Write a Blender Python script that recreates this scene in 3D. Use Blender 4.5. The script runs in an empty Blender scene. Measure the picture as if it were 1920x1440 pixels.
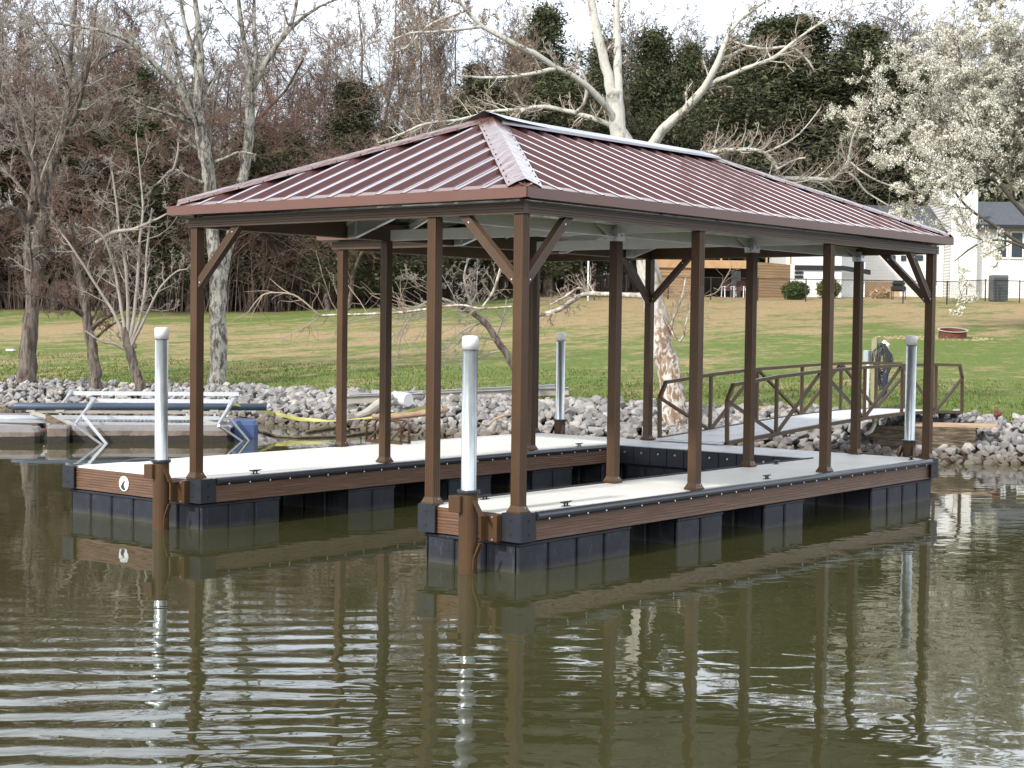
import bpy, math, random
import numpy as np
from mathutils import Vector, Matrix

PI = math.pi
R = math.radians
scene = bpy.context.scene
COL = scene.collection

# ------------------------------------------------------------------ camera frame (also used to lay out the shore)
F = 2993.3
CAM = Vector((-10.0777, -8.0444, 2.033))
_y, _p, _r = R(38.964), R(2.135), R(0.727)
FW = Vector((math.cos(_y)*math.cos(_p), math.sin(_y)*math.cos(_p), -math.sin(_p)))
_rt = Vector((math.sin(_y), -math.cos(_y), 0))
_up = _rt.cross(FW)
RT = _rt*math.cos(_r)+_up*math.sin(_r)
UP = _up*math.cos(_r)-_rt*math.sin(_r)
FH = Vector((math.cos(_y), math.sin(_y), 0))          # level forward
RH = _rt                                               # level right
HOR = 608.4


def at(u, v, D):
    """point at forward distance D seen at survey coordinates (u, v)"""
    return CAM + (FW + RT*((u-960)/F) - UP*((v-720)/F))*D


cam = bpy.data.cameras.new('camera')
cam.sensor_width = 36
cam.lens = F/1920*36
cam.clip_start = 0.1
cam.clip_end = 3000
co = bpy.data.objects.new('camera', cam)
COL.objects.link(co)
M = Matrix((RT, UP, -FW)).transposed().to_4x4()
M.translation = CAM
co.matrix_world = M
scene.camera = co

# ------------------------------------------------------------------ materials


class NT:
    def __init__(s, name):
        s.m = bpy.data.materials.new(name)
        s.m.use_nodes = True
        s.t = s.m.node_tree
        s.t.nodes.clear()
        s.out = s.n('ShaderNodeOutputMaterial')
        s.b = s.n('ShaderNodeBsdfPrincipled')
        s.l(s.b.outputs[0], s.out.inputs['Surface'])

    def n(s, typ, **kw):
        x = s.t.nodes.new(typ)
        for k, v in kw.items():
            setattr(x, k, v)
        return x

    def l(s, a, b):
        s.t.links.new(a, b)

    def coord(s, scale=(1, 1, 1), kind='Object', rot=(0, 0, 0)):
        tc = s.n('ShaderNodeTexCoord')
        mp = s.n('ShaderNodeMapping')
        mp.inputs['Scale'].default_value = scale
        mp.inputs['Rotation'].default_value = rot
        s.l(tc.outputs[kind], mp.inputs['Vector'])
        return mp.outputs[0]

    def noise(s, vec, scale=5, detail=4, rough=0.55, dist=0):
        x = s.n('ShaderNodeTexNoise')
        x.inputs['Scale'].default_value = scale
        x.inputs['Detail'].default_value = detail
        x.inputs['Roughness'].default_value = rough
        x.inputs['Distortion'].default_value = dist
        if vec:
            s.l(vec, x.inputs['Vector'])
        return x.outputs['Fac']

    def ramp(s, fac, stops):
        x = s.n('ShaderNodeValToRGB')
        e = x.color_ramp.elements
        while len(e) > 1:
            e.remove(e[-1])
        e[0].position = stops[0][0]
        e[0].color = (*stops[0][1], 1)
        for p, c in stops[1:]:
            k = e.new(p)
            k.color = (*c, 1)
        s.l(fac, x.inputs['Fac'])
        return x.outputs['Color']

    def math(s, op, a, b=None, c=None):
        x = s.n('ShaderNodeMath', operation=op)
        for i, q in enumerate((a, b, c)):
            if q is None:
                continue
            if isinstance(q, (int, float)):
                x.inputs[i].default_value = q
            else:
                s.l(q, x.inputs[i])
        return x.outputs[0]

    def mix(s, fac, a, b, mode='MIX'):
        x = s.n('ShaderNodeMix', data_type='RGBA', blend_type=mode)
        if isinstance(fac, (int, float)):
            x.inputs[0].default_value = fac
        else:
            s.l(fac, x.inputs[0])
        for i, q in ((6, a), (7, b)):
            if isinstance(q, tuple):
                x.inputs[i].default_value = (*q, 1)
            else:
                s.l(q, x.inputs[i])
        return x.outputs[2]

    def bump(s, h, dist=0.01, strength=1.0):
        x = s.n('ShaderNodeBump')
        x.inputs['Strength'].default_value = strength
        x.inputs['Distance'].default_value = dist
        s.l(h, x.inputs['Height'])
        s.l(x.outputs[0], s.b.inputs['Normal'])
        return x

    def set(s, **kw):
        for k, v in kw.items():
            i = s.b.inputs[k.replace('_', ' ')]
            if isinstance(v, tuple):
                i.default_value = (*v, 1)
            elif isinstance(v, (int, float)):
                i.default_value = v
            else:
                s.l(v, i)
        return s


def simple(name, c, rough=0.6, metal=0.0, var=0.25, scale=6.0, bump=0.0, bscale=40, stretch=(1, 1, 1), coat=0.0, kind='Object', spec=None):
    t = NT(name)
    v = t.coord(stretch, kind)
    n = t.noise(v, scale, 5, 0.6)
    lo = tuple(x*(1-var) for x in c)
    hi = tuple(min(1, x*(1+var)) for x in c)
    col = t.ramp(n, [(0.25, lo), (0.75, hi)])
    t.set(Base_Color=col, Roughness=rough, Metallic=metal)
    if spec is not None:
        t.set(Specular_IOR_Level=spec)
    if coat:
        t.set(Coat_Weight=coat, Coat_Roughness=0.15)
    if bump:
        t.bump(t.noise(v, bscale, 4, 0.6), bump)
    return t.m


MT = {}
MT['brown'] = simple('brown painted aluminium', (0.074, 0.039, 0.018), 0.42, 0.0, 0.20, 2.2, 0.0008, 30, spec=0.3)
MT['beam'] = simple('brown beam paint', (0.080, 0.046, 0.025), 0.38, 0.0, 0.16, 2.5, 0.0008, 30, coat=0.1, spec=0.35)
MT['fascia'] = simple('red brown fascia paint', (0.135, 0.060, 0.042), 0.38, 0.0, 0.07, 2, coat=0.2)
MT['black_plastic'] = simple('black moulded plastic', (0.022, 0.025, 0.033), 0.48, 0.0, 0.3, 4, 0.002, 12, spec=0.35)
def m_float():
    t = NT('black float plastic with waterline scum')
    geo = t.n('ShaderNodeNewGeometry')
    sep = t.n('ShaderNodeSeparateXYZ')
    t.l(geo.outputs['Position'], sep.inputs[0])
    v = t.coord()
    n = t.noise(v, 5, 6, 0.65)
    c = t.ramp(n, [(0.3, (0.013, 0.015, 0.020)), (0.7, (0.028, 0.031, 0.040))])
    sc = t.noise(t.coord((5, 5, 1)), 6, 4, 0.6)
    c = t.mix(t.math('MULTIPLY', t.math('GREATER_THAN', sc, 0.62), 0.25), c, (0.11, 0.12, 0.13))
    mr = t.n('ShaderNodeMapRange')
    t.l(t.math('SUBTRACT', sep.outputs['Z'], t.math('MULTIPLY', n, 0.05)), mr.inputs['Value'])
    for i, q in ((1, -0.02), (2, 0.035), (3, 0.6), (4, 0.0)):
        mr.inputs[i].default_value = q
    c = t.mix(mr.outputs[0], c, (0.075, 0.07, 0.052))
    t.set(Base_Color=c, Roughness=0.5, Specular_IOR_Level=0.35)
    t.bump(t.noise(v, 12, 4, 0.6), 0.003)
    return t.m


MT['float_plastic'] = m_float()
MT['rubber'] = simple('black rubber', (0.018, 0.021, 0.028), 0.38, 0.0, 0.2, 8)
MT['alu'] = simple('mill finish aluminium', (0.62, 0.64, 0.66), 0.38, 0.75, 0.1, 5, 0.0005, 60)
MT['ridge'] = simple('dull grey ridge flashing', (0.26, 0.26, 0.28), 0.3, 0.5, 0.1, 3)
MT['alu_white'] = simple('bright aluminium rail', (0.66, 0.67, 0.69), 0.4, 0.3, 0.05, 5)
MT['under'] = simple('galvanised roof underside', (0.82, 0.84, 0.85), 0.4, 0.2, 0.08, 3)
MT['cap_white'] = simple('white pvc cap', (0.82, 0.82, 0.80), 0.45, 0, 0.04, 5)
MT['hole'] = simple('dark hole', (0.006, 0.006, 0.007), 0.8)
MT['screw'] = simple('stainless screw', (0.75, 0.75, 0.76), 0.3, 0.8, 0.05)
MT['white_wall'] = None


def m_deck():
    t = NT('cream composite deck')
    v = t.coord()
    n = t.noise(v, 1.6, 6, 0.62)
    n2 = t.noise(t.coord((14, 1.2, 1)), 3, 3, 0.5)
    c = t.ramp(n, [(0.28, (0.60, 0.585, 0.53)), (0.55, (0.70, 0.685, 0.635)), (0.8, (0.74, 0.725, 0.68))])
    c = t.mix(0.10, c, t.ramp(n2, [(0.35, (0.50, 0.48, 0.42)), (0.65, (0.78, 0.76, 0.72))]))
    sm = t.noise(v, 7, 5, 0.7)
    c = t.mix(t.math('MULTIPLY', t.math('GREATER_THAN', sm, 0.645), 0.16), c, (0.34, 0.31, 0.27))
    t.set(Base_Color=c, Roughness=0.62)
    t.bump(t.noise(v, 60, 3, 0.5), 0.0015)
    return t.m


MT['deck'] = m_deck()


def m_deck2():
    t = NT('grey white gangway boards')
    v = t.coord()
    c = t.ramp(t.noise(v, 3, 5, 0.6), [(0.3, (0.52, 0.53, 0.54)), (0.7, (0.68, 0.69, 0.70))])
    t.set(Base_Color=c, Roughness=0.5)
    return t.m


MT['deck2'] = m_deck2()


def m_board():
    t = NT('brown ribbed composite skirt')
    v = t.coord((1, 1, 22))
    n = t.noise(v, 2.2, 4, 0.6)
    c = t.ramp(n, [(0.3, (0.095, 0.048, 0.026)), (0.7, (0.170, 0.090, 0.052))])
    t.set(Base_Color=c, Roughness=0.42, Coat_Weight=0.15, Coat_Roughness=0.3)
    t.bump(t.noise(t.coord((1, 1, 60)), 4, 3, 0.5), 0.002)
    return t.m


MT['board'] = m_board()


def m_roof():
    t = NT('brown painted roof metal')
    v = t.coord()
    n = t.noise(v, 1.3, 4, 0.5)
    c = t.ramp(n, [(0.3, (0.078, 0.032, 0.031)), (0.7, (0.098, 0.041, 0.038))])
    t.set(Base_Color=c, Roughness=0.28, Coat_Weight=0.75, Coat_Roughness=0.07, Coat_IOR=1.5)
    t.bump(t.noise(v, 3.5, 3, 0.5), 0.005)
    return t.m


MT['roof'] = m_roof()


def m_cap():
    t = NT('dented brown hip flashing')
    v = t.coord()
    t.set(Base_Color=(0.125, 0.058, 0.045), Roughness=0.34, Coat_Weight=0.45, Coat_Roughness=0.12)
    t.bump(t.noise(v, 8, 3, 0.5, 0.6), 0.035)
    return t.m


MT['hip'] = m_cap()


def m_galv():
    t = NT('galvanised steel pipe')
    v = t.coord((1, 1, 0.35))
    vo = t.n('ShaderNodeTexVoronoi')
    vo.inputs['Scale'].default_value = 30
    t.l(v, vo.inputs['Vector'])
    n = t.noise(v, 9, 4, 0.6)
    c = t.ramp(n, [(0.3, (0.38, 0.41, 0.415)), (0.7, (0.58, 0.61, 0.61))])
    st_ = t.noise(t.coord((22, 22, 0.6)), 1.5, 4, 0.6)
    c = t.mix(0.30, c, t.ramp(st_, [(0.35, (0.25, 0.28, 0.28)), (0.65, (0.75, 0.78, 0.77))]), 'SOFT_LIGHT')
    c = t.mix(0.12, c, t.ramp(vo.outputs['Distance'], [(0.1, (0.8, 0.8, 0.8)), (0.5, (0.2, 0.2, 0.2))]), 'SOFT_LIGHT')
    t.set(Base_Color=c, Roughness=0.33, Metallic=0.85)
    return t.m


MT['galv'] = m_galv()


def m_water():
    t = NT('murky green lake water')
    tc = t.n('ShaderNodeTexCoord')
    # turn the coordinates so X runs across the view and Y away from the bank where one stands
    rot = t.n('ShaderNodeMapping')
    rot.vector_type = 'POINT'
    rot.inputs['Location'].default_value = (0, 0, 0)
    rot.inputs['Rotation'].default_value = (0, 0, R(90-38.96))
    t.l(tc.outputs['Object'], rot.inputs['Vector'])
    P = rot.outputs[0]
    sep = t.n('ShaderNodeSeparateXYZ')
    t.l(P, sep.inputs[0])

    def scaled(sc, loc=(0, 0, 0), rz=0):
        mp = t.n('ShaderNodeMapping')
        mp.inputs['Scale'].default_value = sc
        mp.inputs['Location'].default_value = loc
        mp.inputs['Rotation'].default_value = (0, 0, R(rz))
        t.l(P, mp.inputs['Vector'])
        return mp.outputs[0]
    # gentle swell
    h1 = t.math('MULTIPLY', t.noise(scaled((0.55, 1.0, 1)), 0.9, 2, 0.45), 0.0038)
    # small irregular wavelets
    h2 = t.math('MULTIPLY', t.noise(scaled((1.25, 1.9, 1)), 1.9, 2, 0.5, 0.5), 0.0075)
    # wake ripples rolling in from the left
    wv = t.n('ShaderNodeTexWave', wave_type='BANDS', bands_direction='Y', wave_profile='SIN')
    wv.inputs['Scale'].default_value = 0.92
    wv.inputs['Distortion'].default_value = 8.5
    wv.inputs['Detail'].default_value = 4.0
    wv.inputs['Detail Scale'].default_value = 0.55
    t.l(scaled((0.42, 1.0, 1), rz=-7), wv.inputs['Vector'])
    # mask: patches of breeze, strongest left and close
    mk = t.noise(scaled((0.10, 0.16, 1), (3.1, 1.7, 0)), 1.0, 2, 0.5)
    left = t.n('ShaderNodeMapRange')
    left.interpolation_type = 'SMOOTHSTEP'
    t.l(sep.outputs['X'], left.inputs['Value'])
    for i, q in ((1, LEFT0), (2, LEFT1), (3, 1.0), (4, 0.0)):
        left.inputs[i].default_value = q
    near = t.n('ShaderNodeMapRange')
    near.interpolation_type = 'SMOOTHSTEP'
    t.l(sep.outputs['Y'], near.inputs['Value'])
    for i, q in ((1, NEAR0), (2, NEAR1), (3, 1.0), (4, 0.0)):
        near.inputs[i].default_value = q
    a = t.math('MULTIPLY', left.outputs[0], near.outputs[0])
    a = t.math('MULTIPLY', a, t.math('ADD', t.math('MULTIPLY', mk, 1.6), 0.1))
    h3 = t.math('MULTIPLY', t.math('MULTIPLY', wv.outputs['Fac'], t.math('MULTIPLY', a, t.noise(scaled((0.7, 0.5, 1), (5, 2, 0)), 1.0, 3, 0.6))), 0.0155)
    h2 = t.math('MULTIPLY', h2, t.math('ADD', t.math('MULTIPLY', a, 0.9), t.math('ADD', 0.07, t.math('MULTIPLY', t.math('POWER', mk, 3.0), 2.2))))
    h = t.math('ADD', t.math('ADD', h1, h2), h3)
    far = t.n('ShaderNodeMapRange')
    t.l(sep.outputs['Y'], far.inputs['Value'])
    for i, q in ((1, NEAR0), (2, NEAR0+26), (3, 1.0), (4, 0.35)):
        far.inputs[i].default_value = q
    h = t.math('MULTIPLY', h, far.outputs[0])
    t.bump(h, 1.0, 1.0)
    c = t.ramp(t.noise(scaled((0.3, 0.5, 1)), 0.6, 3, 0.5), [(0.3, (0.039, 0.039, 0.015)), (0.7, (0.052, 0.051, 0.021))])
    t.set(Base_Color=c, Roughness=0.02, IOR=1.40, Specular_IOR_Level=0.5)
    return t.m


_xc = CAM.dot(RH)
_yc = CAM.dot(FH)
LEFT0, LEFT1 = _xc-1.6, _xc+1.3
NEAR0, NEAR1 = _yc+7.5, _yc+12.5
MT['water'] = m_water()


def m_ground():
    t = NT('lawn of green and dry grass')
    geo = t.n('ShaderNodeNewGeometry')
    v = t.coord((1, 1, 1))
    sep = t.n('ShaderNodeSeparateXYZ')
    t.l(geo.outputs['Position'], sep.inputs[0])
    big = t.noise(t.coord((0.12, 0.34, 1), rot=(0, 0, R(51))), 1.0, 6, 0.66, 0.4)
    mid = t.noise(t.coord((0.9, 1.5, 1), rot=(0, 0, R(51))), 1.2, 6, 0.65)
    fine = t.noise(v, 9, 5, 0.7)
    green = t.ramp(fine, [(0.25, (0.085, 0.122, 0.030)), (0.5, (0.142, 0.195, 0.050)), (0.78, (0.225, 0.262, 0.098))])
    dry = t.ramp(fine, [(0.25, (0.24, 0.165, 0.09)), (0.55, (0.40, 0.30, 0.17)), (0.8, (0.54, 0.43, 0.27))])
    # how dry: grows up the slope
    hz = t.n('ShaderNodeMapRange')
    t.l(sep.outputs['Z'], hz.inputs['Value'])
    for i, q in ((1, 0.5), (2, 3.4), (3, -0.10), (4, 0.13)):
        hz.inputs[i].default_value = q
    att = t.n('ShaderNodeAttribute')
    att.attribute_name = 'dry'
    f = t.math('ADD', t.math('SUBTRACT', t.math('ADD', t.math('MULTIPLY', big, 1.1), t.math('ADD', t.math('MULTIPLY', mid, 0.8), t.math('MULTIPLY', t.noise(v, 3.2, 6, 0.75), 0.7))), 0.80), t.math('MULTIPLY', att.outputs['Fac'], 0.24))
    f = t.ramp(f, [(0.49, (0, 0, 0)), (0.72, (1, 1, 1))])
    c = t.mix(f, green, dry)
    # leaf litter under the wood
    att2 = t.n('ShaderNodeAttribute')
    att2.attribute_name = 'litter'
    c = t.mix(att2.outputs['Fac'], c, t.ramp(fine, [(0.3, (0.05, 0.035, 0.025)), (0.7, (0.13, 0.09, 0.065))]))
    # bare mud near the water line
    mud = t.n('ShaderNodeMapRange')
    t.l(sep.outputs['Z'], mud.inputs['Value'])
    for i, q in ((1, 0.40), (2, 0.50), (3, 1.0), (4, 0.0)):
        mud.inputs[i].default_value = q
    c = t.mix(mud.outputs[0], c, t.ramp(fine, [(0.3, (0.045, 0.040, 0.034)), (0.7, (0.10, 0.088, 0.074))]))
    t.set(Base_Color=c, Roughness=0.95, Specular_IOR_Level=0.1)
    t.bump(t.noise(v, 14, 5, 0.75), 0.06)
    return t.m


MT['ground'] = m_ground()


def m_rock():
    t = NT('grey limestone riprap')
    geo = t.n('ShaderNodeNewGeometry')
    sep = t.n('ShaderNodeSeparateXYZ')
    t.l(geo.outputs['Position'], sep.inputs[0])
    v = t.coord((1, 1, 1))
    isl = t.n('ShaderNodeObjectInfo')
    r = t.math('FRACT', t.math('ADD', geo.outputs['Random Per Island'], isl.outputs['Random']))
    base = t.ramp(r, [(0.0, (0.21, 0.20, 0.195)), (0.35, (0.31, 0.30, 0.292)), (0.6, (0.40, 0.39, 0.375)), (0.8, (0.50, 0.465, 0.42)), (1.0, (0.25, 0.225, 0.20))])
    n = t.noise(v, 11, 6, 0.7)
    c = t.mix(0.7, base, t.ramp(n, [(0.3, (0.45, 0.44, 0.44)), (0.55, (0.85, 0.85, 0.86)), (0.75, (1, 1, 1))]), 'MULTIPLY')
    # silt and algae stain the stones washed by the water
    st = t.n('ShaderNodeMapRange')
    t.l(t.math('ADD', sep.outputs['Z'], t.math('MULTIPLY', n, 0.08)), st.inputs['Value'])
    for i, q in ((1, 0.10), (2, 0.30), (3, 0.85), (4, 0.0)):
        st.inputs[i].default_value = q
    c = t.mix(st.outputs[0], c, (0.115, 0.088, 0.058))
    t.set(Base_Color=c, Roughness=0.85)
    t.bump(n, 0.02)
    return t.m


MT['rock'] = m_rock()


def m_bark(name, dark, light, scale, thr=(0.4, 0.6), stretch=(1, 1, 0.35), bump=0.02):
    t = NT(name)
    v = t.coord(stretch)
    n = t.noise(v, scale, 6, 0.65, 0.4)
    c = t.ramp(n, [(thr[0], dark), (thr[1], light)])
    n2 = t.noise(v, scale*4, 4, 0.6)
    c = t.mix(0.5, c, t.ramp(n2, [(0.3, (0.45, 0.45, 0.45)), (0.7, (1, 1, 1))]), 'MULTIPLY')
    t.set(Base_Color=c, Roughness=0.9, Specular_IOR_Level=0.2)
    t.bump(n2, bump)
    return t.m


MT['bark_grey'] = m_bark('pale lichened grey bark', (0.105, 0.090, 0.075), (0.40, 0.385, 0.335), 13, (0.42, 0.56))
MT['bark_brown'] = m_bark('furrowed grey brown bark', (0.085, 0.066, 0.055), (0.25, 0.21, 0.175), 12, stretch=(1, 1, 0.2), bump=0.04)
def m_syc():
    t = NT('mottled sycamore bark')
    geo = t.n('ShaderNodeNewGeometry')
    sep = t.n('ShaderNodeSeparateXYZ')
    t.l(geo.outputs['Position'], sep.inputs[0])
    v = t.coord((1, 1, 0.55))
    hi = t.ramp(t.noise(v, 5, 6, 0.65, 0.4), [(0.34, (0.24, 0.20, 0.15)), (0.405, (0.36, 0.33, 0.27)), (0.47, (0.56, 0.545, 0.48))])
    lo = t.ramp(t.noise(v, 13, 5, 0.6, 0.5), [(0.42, (0.26, 0.17, 0.115)), (0.50, (0.40, 0.33, 0.25)), (0.56, (0.66, 0.62, 0.56))])
    mr = t.n('ShaderNodeMapRange')
    t.l(t.math('ADD', sep.outputs['Z'], t.math('MULTIPLY', t.noise(v, 1.5), 1.5)), mr.inputs['Value'])
    for i, q in ((1, 2.6), (2, 4.2), (3, 0.0), (4, 1.0)):
        mr.inputs[i].default_value = q
    c = t.mix(mr.outputs[0], lo, hi)
    n2 = t.noise(v, 20, 4, 0.6)
    c = t.mix(0.4, c, t.ramp(n2, [(0.3, (0.5, 0.5, 0.5)), (0.7, (1, 1, 1))]), 'MULTIPLY')
    t.set(Base_Color=c, Roughness=0.85, Specular_IOR_Level=0.2)
    t.bump(n2, 0.01)
    return t.m


MT['bark_syc'] = m_syc()
MT['bark_syc_x'] = m_bark('mottled sycamore bark', (0.27, 0.22, 0.165), (0.68, 0.66, 0.59), 5.0, (0.36, 0.43), (1, 1, 0.6), 0.006)
MT['bark_syc_low'] = m_bark('flaking sycamore trunk bark', (0.24, 0.16, 0.11), (0.62, 0.57, 0.50), 9.0, (0.45, 0.52), (1, 1, 0.5), 0.01)
MT['twig_grey'] = simple('grey twigs', (0.30, 0.265, 0.225), 0.9, 0, 0.3, 2)
MT['twig_brown'] = simple('brown twigs', (0.155, 0.112, 0.088), 0.9, 0, 0.3, 1)
MT['twig_red'] = simple('red budding twigs', (0.172, 0.110, 0.085), 0.9, 0, 0.35, 1)
MT['twig_tan'] = simple('tan twigs', (0.30, 0.235, 0.175), 0.9, 0, 0.3, 1)
MT['twig_far'] = simple('grey brown far twigs', (0.165, 0.138, 0.115), 0.9, 0, 0.3, 1)
MT['twig_dark'] = simple('dark twigs', (0.10, 0.085, 0.070), 0.9, 0, 0.3, 1)
MT['seed'] = simple('brown seed balls', (0.26, 0.17, 0.11), 0.9, 0, 0.3, 1)
MT['trunk_far'] = m_bark('dull brown trunk bark', (0.075, 0.058, 0.048), (0.21, 0.175, 0.145), 6)


def m_leaf(name, a, b, c2, sc=1.2):
    t = NT(name)
    geo = t.n('ShaderNodeNewGeometry')
    v = t.coord()
    n = t.noise(v, sc, 4, 0.6)
    f = t.math('ADD', t.math('MULTIPLY', n, 0.7), t.math('MULTIPLY', geo.outputs['Random Per Island'], 0.35))
    c = t.ramp(f, [(0.3, a), (0.55, b), (0.8, c2)])
    t.set(Base_Color=c, Roughness=0.8, Specular_IOR_Level=0.15)
    return t.m


MT['cedar'] = m_leaf('dark cedar foliage', (0.034, 0.042, 0.022), (0.075, 0.085, 0.043), (0.145, 0.140, 0.078))
MT['shrub'] = m_leaf('green shrub foliage', (0.03, 0.05, 0.015), (0.06, 0.09, 0.025), (0.10, 0.12, 0.04), 3)
MT['shrub_y'] = m_leaf('yellow green shrub foliage', (0.05, 0.06, 0.015), (0.12, 0.12, 0.03), (0.20, 0.17, 0.05), 3)
MT['blossom'] = m_leaf('white pear blossom', (0.50, 0.47, 0.36), (0.74, 0.72, 0.63), (0.85, 0.84, 0.78), 2)
MT['grass'] = m_leaf('grass blades', (0.06, 0.095, 0.02), (0.12, 0.165, 0.04), (0.30, 0.25, 0.12), 0.4)


def m_brick():
    t = NT('white painted brick')
    v = t.coord()
    b = t.n('ShaderNodeTexBrick')
    b.inputs['Scale'].default_value = 1
    b.inputs['Brick Width'].default_value = 0.22
    b.inputs['Row Height'].default_value = 0.085
    b.inputs['Mortar Size'].default_value = 0.008
    b.inputs['Color1'].default_value = (0.88, 0.87, 0.84, 1)
    b.inputs['Color2'].default_value = (0.82, 0.81, 0.78, 1)
    b.inputs['Mortar'].default_value = (0.50, 0.49, 0.47, 1)
    mp = t.n('ShaderNodeMapping')
    mp.inputs['Rotation'].default_value = (R(90), 0, 0)
    t.l(v, mp.inputs['Vector'])
    t.l(mp.outputs[0], b.inputs['Vector'])
    n = t.noise(v, 0.7, 4, 0.6)
    c = t.mix(0.25, b.outputs['Color'], t.ramp(n, [(0.3, (0.6, 0.58, 0.52)), (0.7, (1, 1, 1))]), 'MULTIPLY')
    t.set(Base_Color=c, Roughness=0.8)
    return t.m


MT['brick'] = m_brick()
MT['white'] = simple('white painted wall', (0.78, 0.78, 0.77), 0.8, 0, 0.04, 1)
MT['shingle'] = simple('grey asphalt shingles', (0.085, 0.095, 0.11), 0.9, 0, 0.35, 5, stretch=(1, 1, 4))
MT['black'] = simple('black trim', (0.012, 0.012, 0.014), 0.5)
MT['glass'] = simple('dark window glass', (0.03, 0.04, 0.05), 0.08, 0, 0.1, 1)
MT['tan'] = simple('tan foundation', (0.50, 0.34, 0.20), 0.9, 0, 0.15, 2)


def m_siding():
    t = NT('horizontal cedar boards')
    v = t.coord((0.4, 0.4, 7))
    w = t.n('ShaderNodeTexWave', wave_type='BANDS', bands_direction='Z', wave_profile='SAW')
    w.inputs['Scale'].default_value = 2.1
    t.l(t.coord(), w.inputs['Vector'])
    c = t.ramp(t.noise(v, 1.5, 4, 0.6), [(0.3, (0.24, 0.150, 0.075)), (0.7, (0.40, 0.265, 0.14))])
    c = t.mix(t.math('GREATER_THAN', w.outputs['Fac'], 0.86), c, (0.11, 0.06, 0.03))
    t.set(Base_Color=c, Roughness=0.8)
    return t.m


MT['siding'] = m_siding()
MT['wood'] = simple('orange cedar lumber', (0.42, 0.26, 0.135), 0.8, 0, 0.2, 3)
MT['old_wood'] = m_bark('weathered timber', (0.085, 0.065, 0.045), (0.24, 0.19, 0.13), 5, stretch=(0.6, 0.6, 5), bump=0.02)
MT['tan_wood'] = simple('sawn tan board', (0.42, 0.29, 0.18), 0.85, 0, 0.2, 4)
MT['grey_wood'] = simple('grey weathered board', (0.36, 0.33, 0.28), 0.9, 0, 0.25, 4)
MT['foam'] = simple('stained foam float', (0.17, 0.125, 0.095), 0.85, 0, 0.35, 3, 0.01, 12)
def m_foam():
    t = NT('stained foam float with wet band')
    geo = t.n('ShaderNodeNewGeometry')
    sep = t.n('ShaderNodeSeparateXYZ')
    t.l(geo.outputs['Position'], sep.inputs[0])
    v = t.coord()
    n = t.noise(v, 4, 6, 0.65)
    c = t.ramp(n, [(0.3, (0.12, 0.090, 0.070)), (0.5, (0.20, 0.155, 0.125)), (0.75, (0.27, 0.235, 0.21))])
    nz = t.n('ShaderNodeSeparateXYZ')
    t.l(geo.outputs['Normal'], nz.inputs[0])
    c = t.mix(t.math('MULTIPLY', t.math('GREATER_THAN', nz.outputs['Z'], 0.4), 0.6), c, (0.20, 0.20, 0.215))
    wet = t.math('LESS_THAN', t.math('ADD', sep.outputs['Z'], t.math('MULTIPLY', n, 0.05)), 0.135)
    c = t.mix(wet, c, (0.030, 0.024, 0.018))
    t.set(Base_Color=c, Roughness=0.8)
    t.bump(t.noise(v, 14, 4, 0.6), 0.01)
    return t.m


MT['foam'] = m_foam()
MT['blue'] = simple('faded blue barrel plastic', (0.05, 0.085, 0.19), 0.5, 0, 0.25, 3)
MT['blue_pipe'] = simple('blue grey pvc pipe', (0.06, 0.085, 0.12), 0.4, 0, 0.35, 0.8)
MT['yellow'] = simple('yellow webbing', (0.42, 0.41, 0.14), 0.8, 0, 0.1, 4)
MT['log'] = simple('stripped orange log', (0.36, 0.23, 0.15), 0.85, 0, 0.3, 6)
MT['rust'] = simple('rusted red steel', (0.13, 0.035, 0.022), 0.75, 0, 0.4, 8)
MT['bucket'] = simple('white bucket plastic', (0.72, 0.73, 0.72), 0.5, 0, 0.06, 4)
MT['hose'] = simple('dark rubber hose', (0.035, 0.032, 0.038), 0.5, 0, 0.2, 4)
MT['grey_box'] = simple('grey painted box', (0.34, 0.38, 0.40), 0.5, 0, 0.08, 3)
MT['dark_grey'] = simple('dark grey casing', (0.10, 0.11, 0.12), 0.5, 0, 0.1, 3)
MT['denim'] = simple('dark blue cloth', (0.012, 0.022, 0.06), 0.9, 0, 0.2, 6)
MT['pvc'] = simple('white pvc conduit', (0.74, 0.74, 0.72), 0.5, 0, 0.05, 4)
MT['green_post'] = simple('treated post', (0.26, 0.25, 0.15), 0.9, 0, 0.2, 6)
MT['red_chair'] = simple('red cushion', (0.075, 0.03, 0.035), 0.8, 0, 0.1, 4)
MT['fence_mat'] = simple('black fence steel', (0.02, 0.018, 0.016), 0.6)
MT['emblem_w'] = simple('white sticker', (0.8, 0.8, 0.8), 0.4, 0, 0.02)
MT['emblem_d'] = simple('dark sticker print', (0.03, 0.04, 0.045), 0.4, 0, 0.02)
MT['emblem_g'] = simple('grey sticker print', (0.33, 0.35, 0.37), 0.4, 0, 0.02)
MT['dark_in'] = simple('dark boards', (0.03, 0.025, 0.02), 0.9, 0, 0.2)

# ------------------------------------------------------------------ mesh helpers


def to_obj(name, verts, faces, mat, parent=None, smooth=False, mats=None, midx=None):
    me = bpy.data.meshes.new(name)
    me.from_pydata([tuple(v) for v in verts], [], faces)
    for m in (mats or [mat]):
        me.materials.append(MT[m])
    if midx is not None:
        me.polygons.foreach_set('material_index', midx)
    if smooth:
        me.polygons.foreach_set('use_smooth', [True]*len(me.polygons))
    me.update()
    o = bpy.data.objects.new(name, me)
    COL.objects.link(o)
    if parent is not None:
        o.parent = parent
    return o


def tag(o, label=None, cat=None, group=None, kind=None):
    if label:
        o['label'] = label
    if cat:
        o['category'] = cat
    if group:
        o['group'] = group
    if kind:
        o['kind'] = kind
    return o


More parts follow.
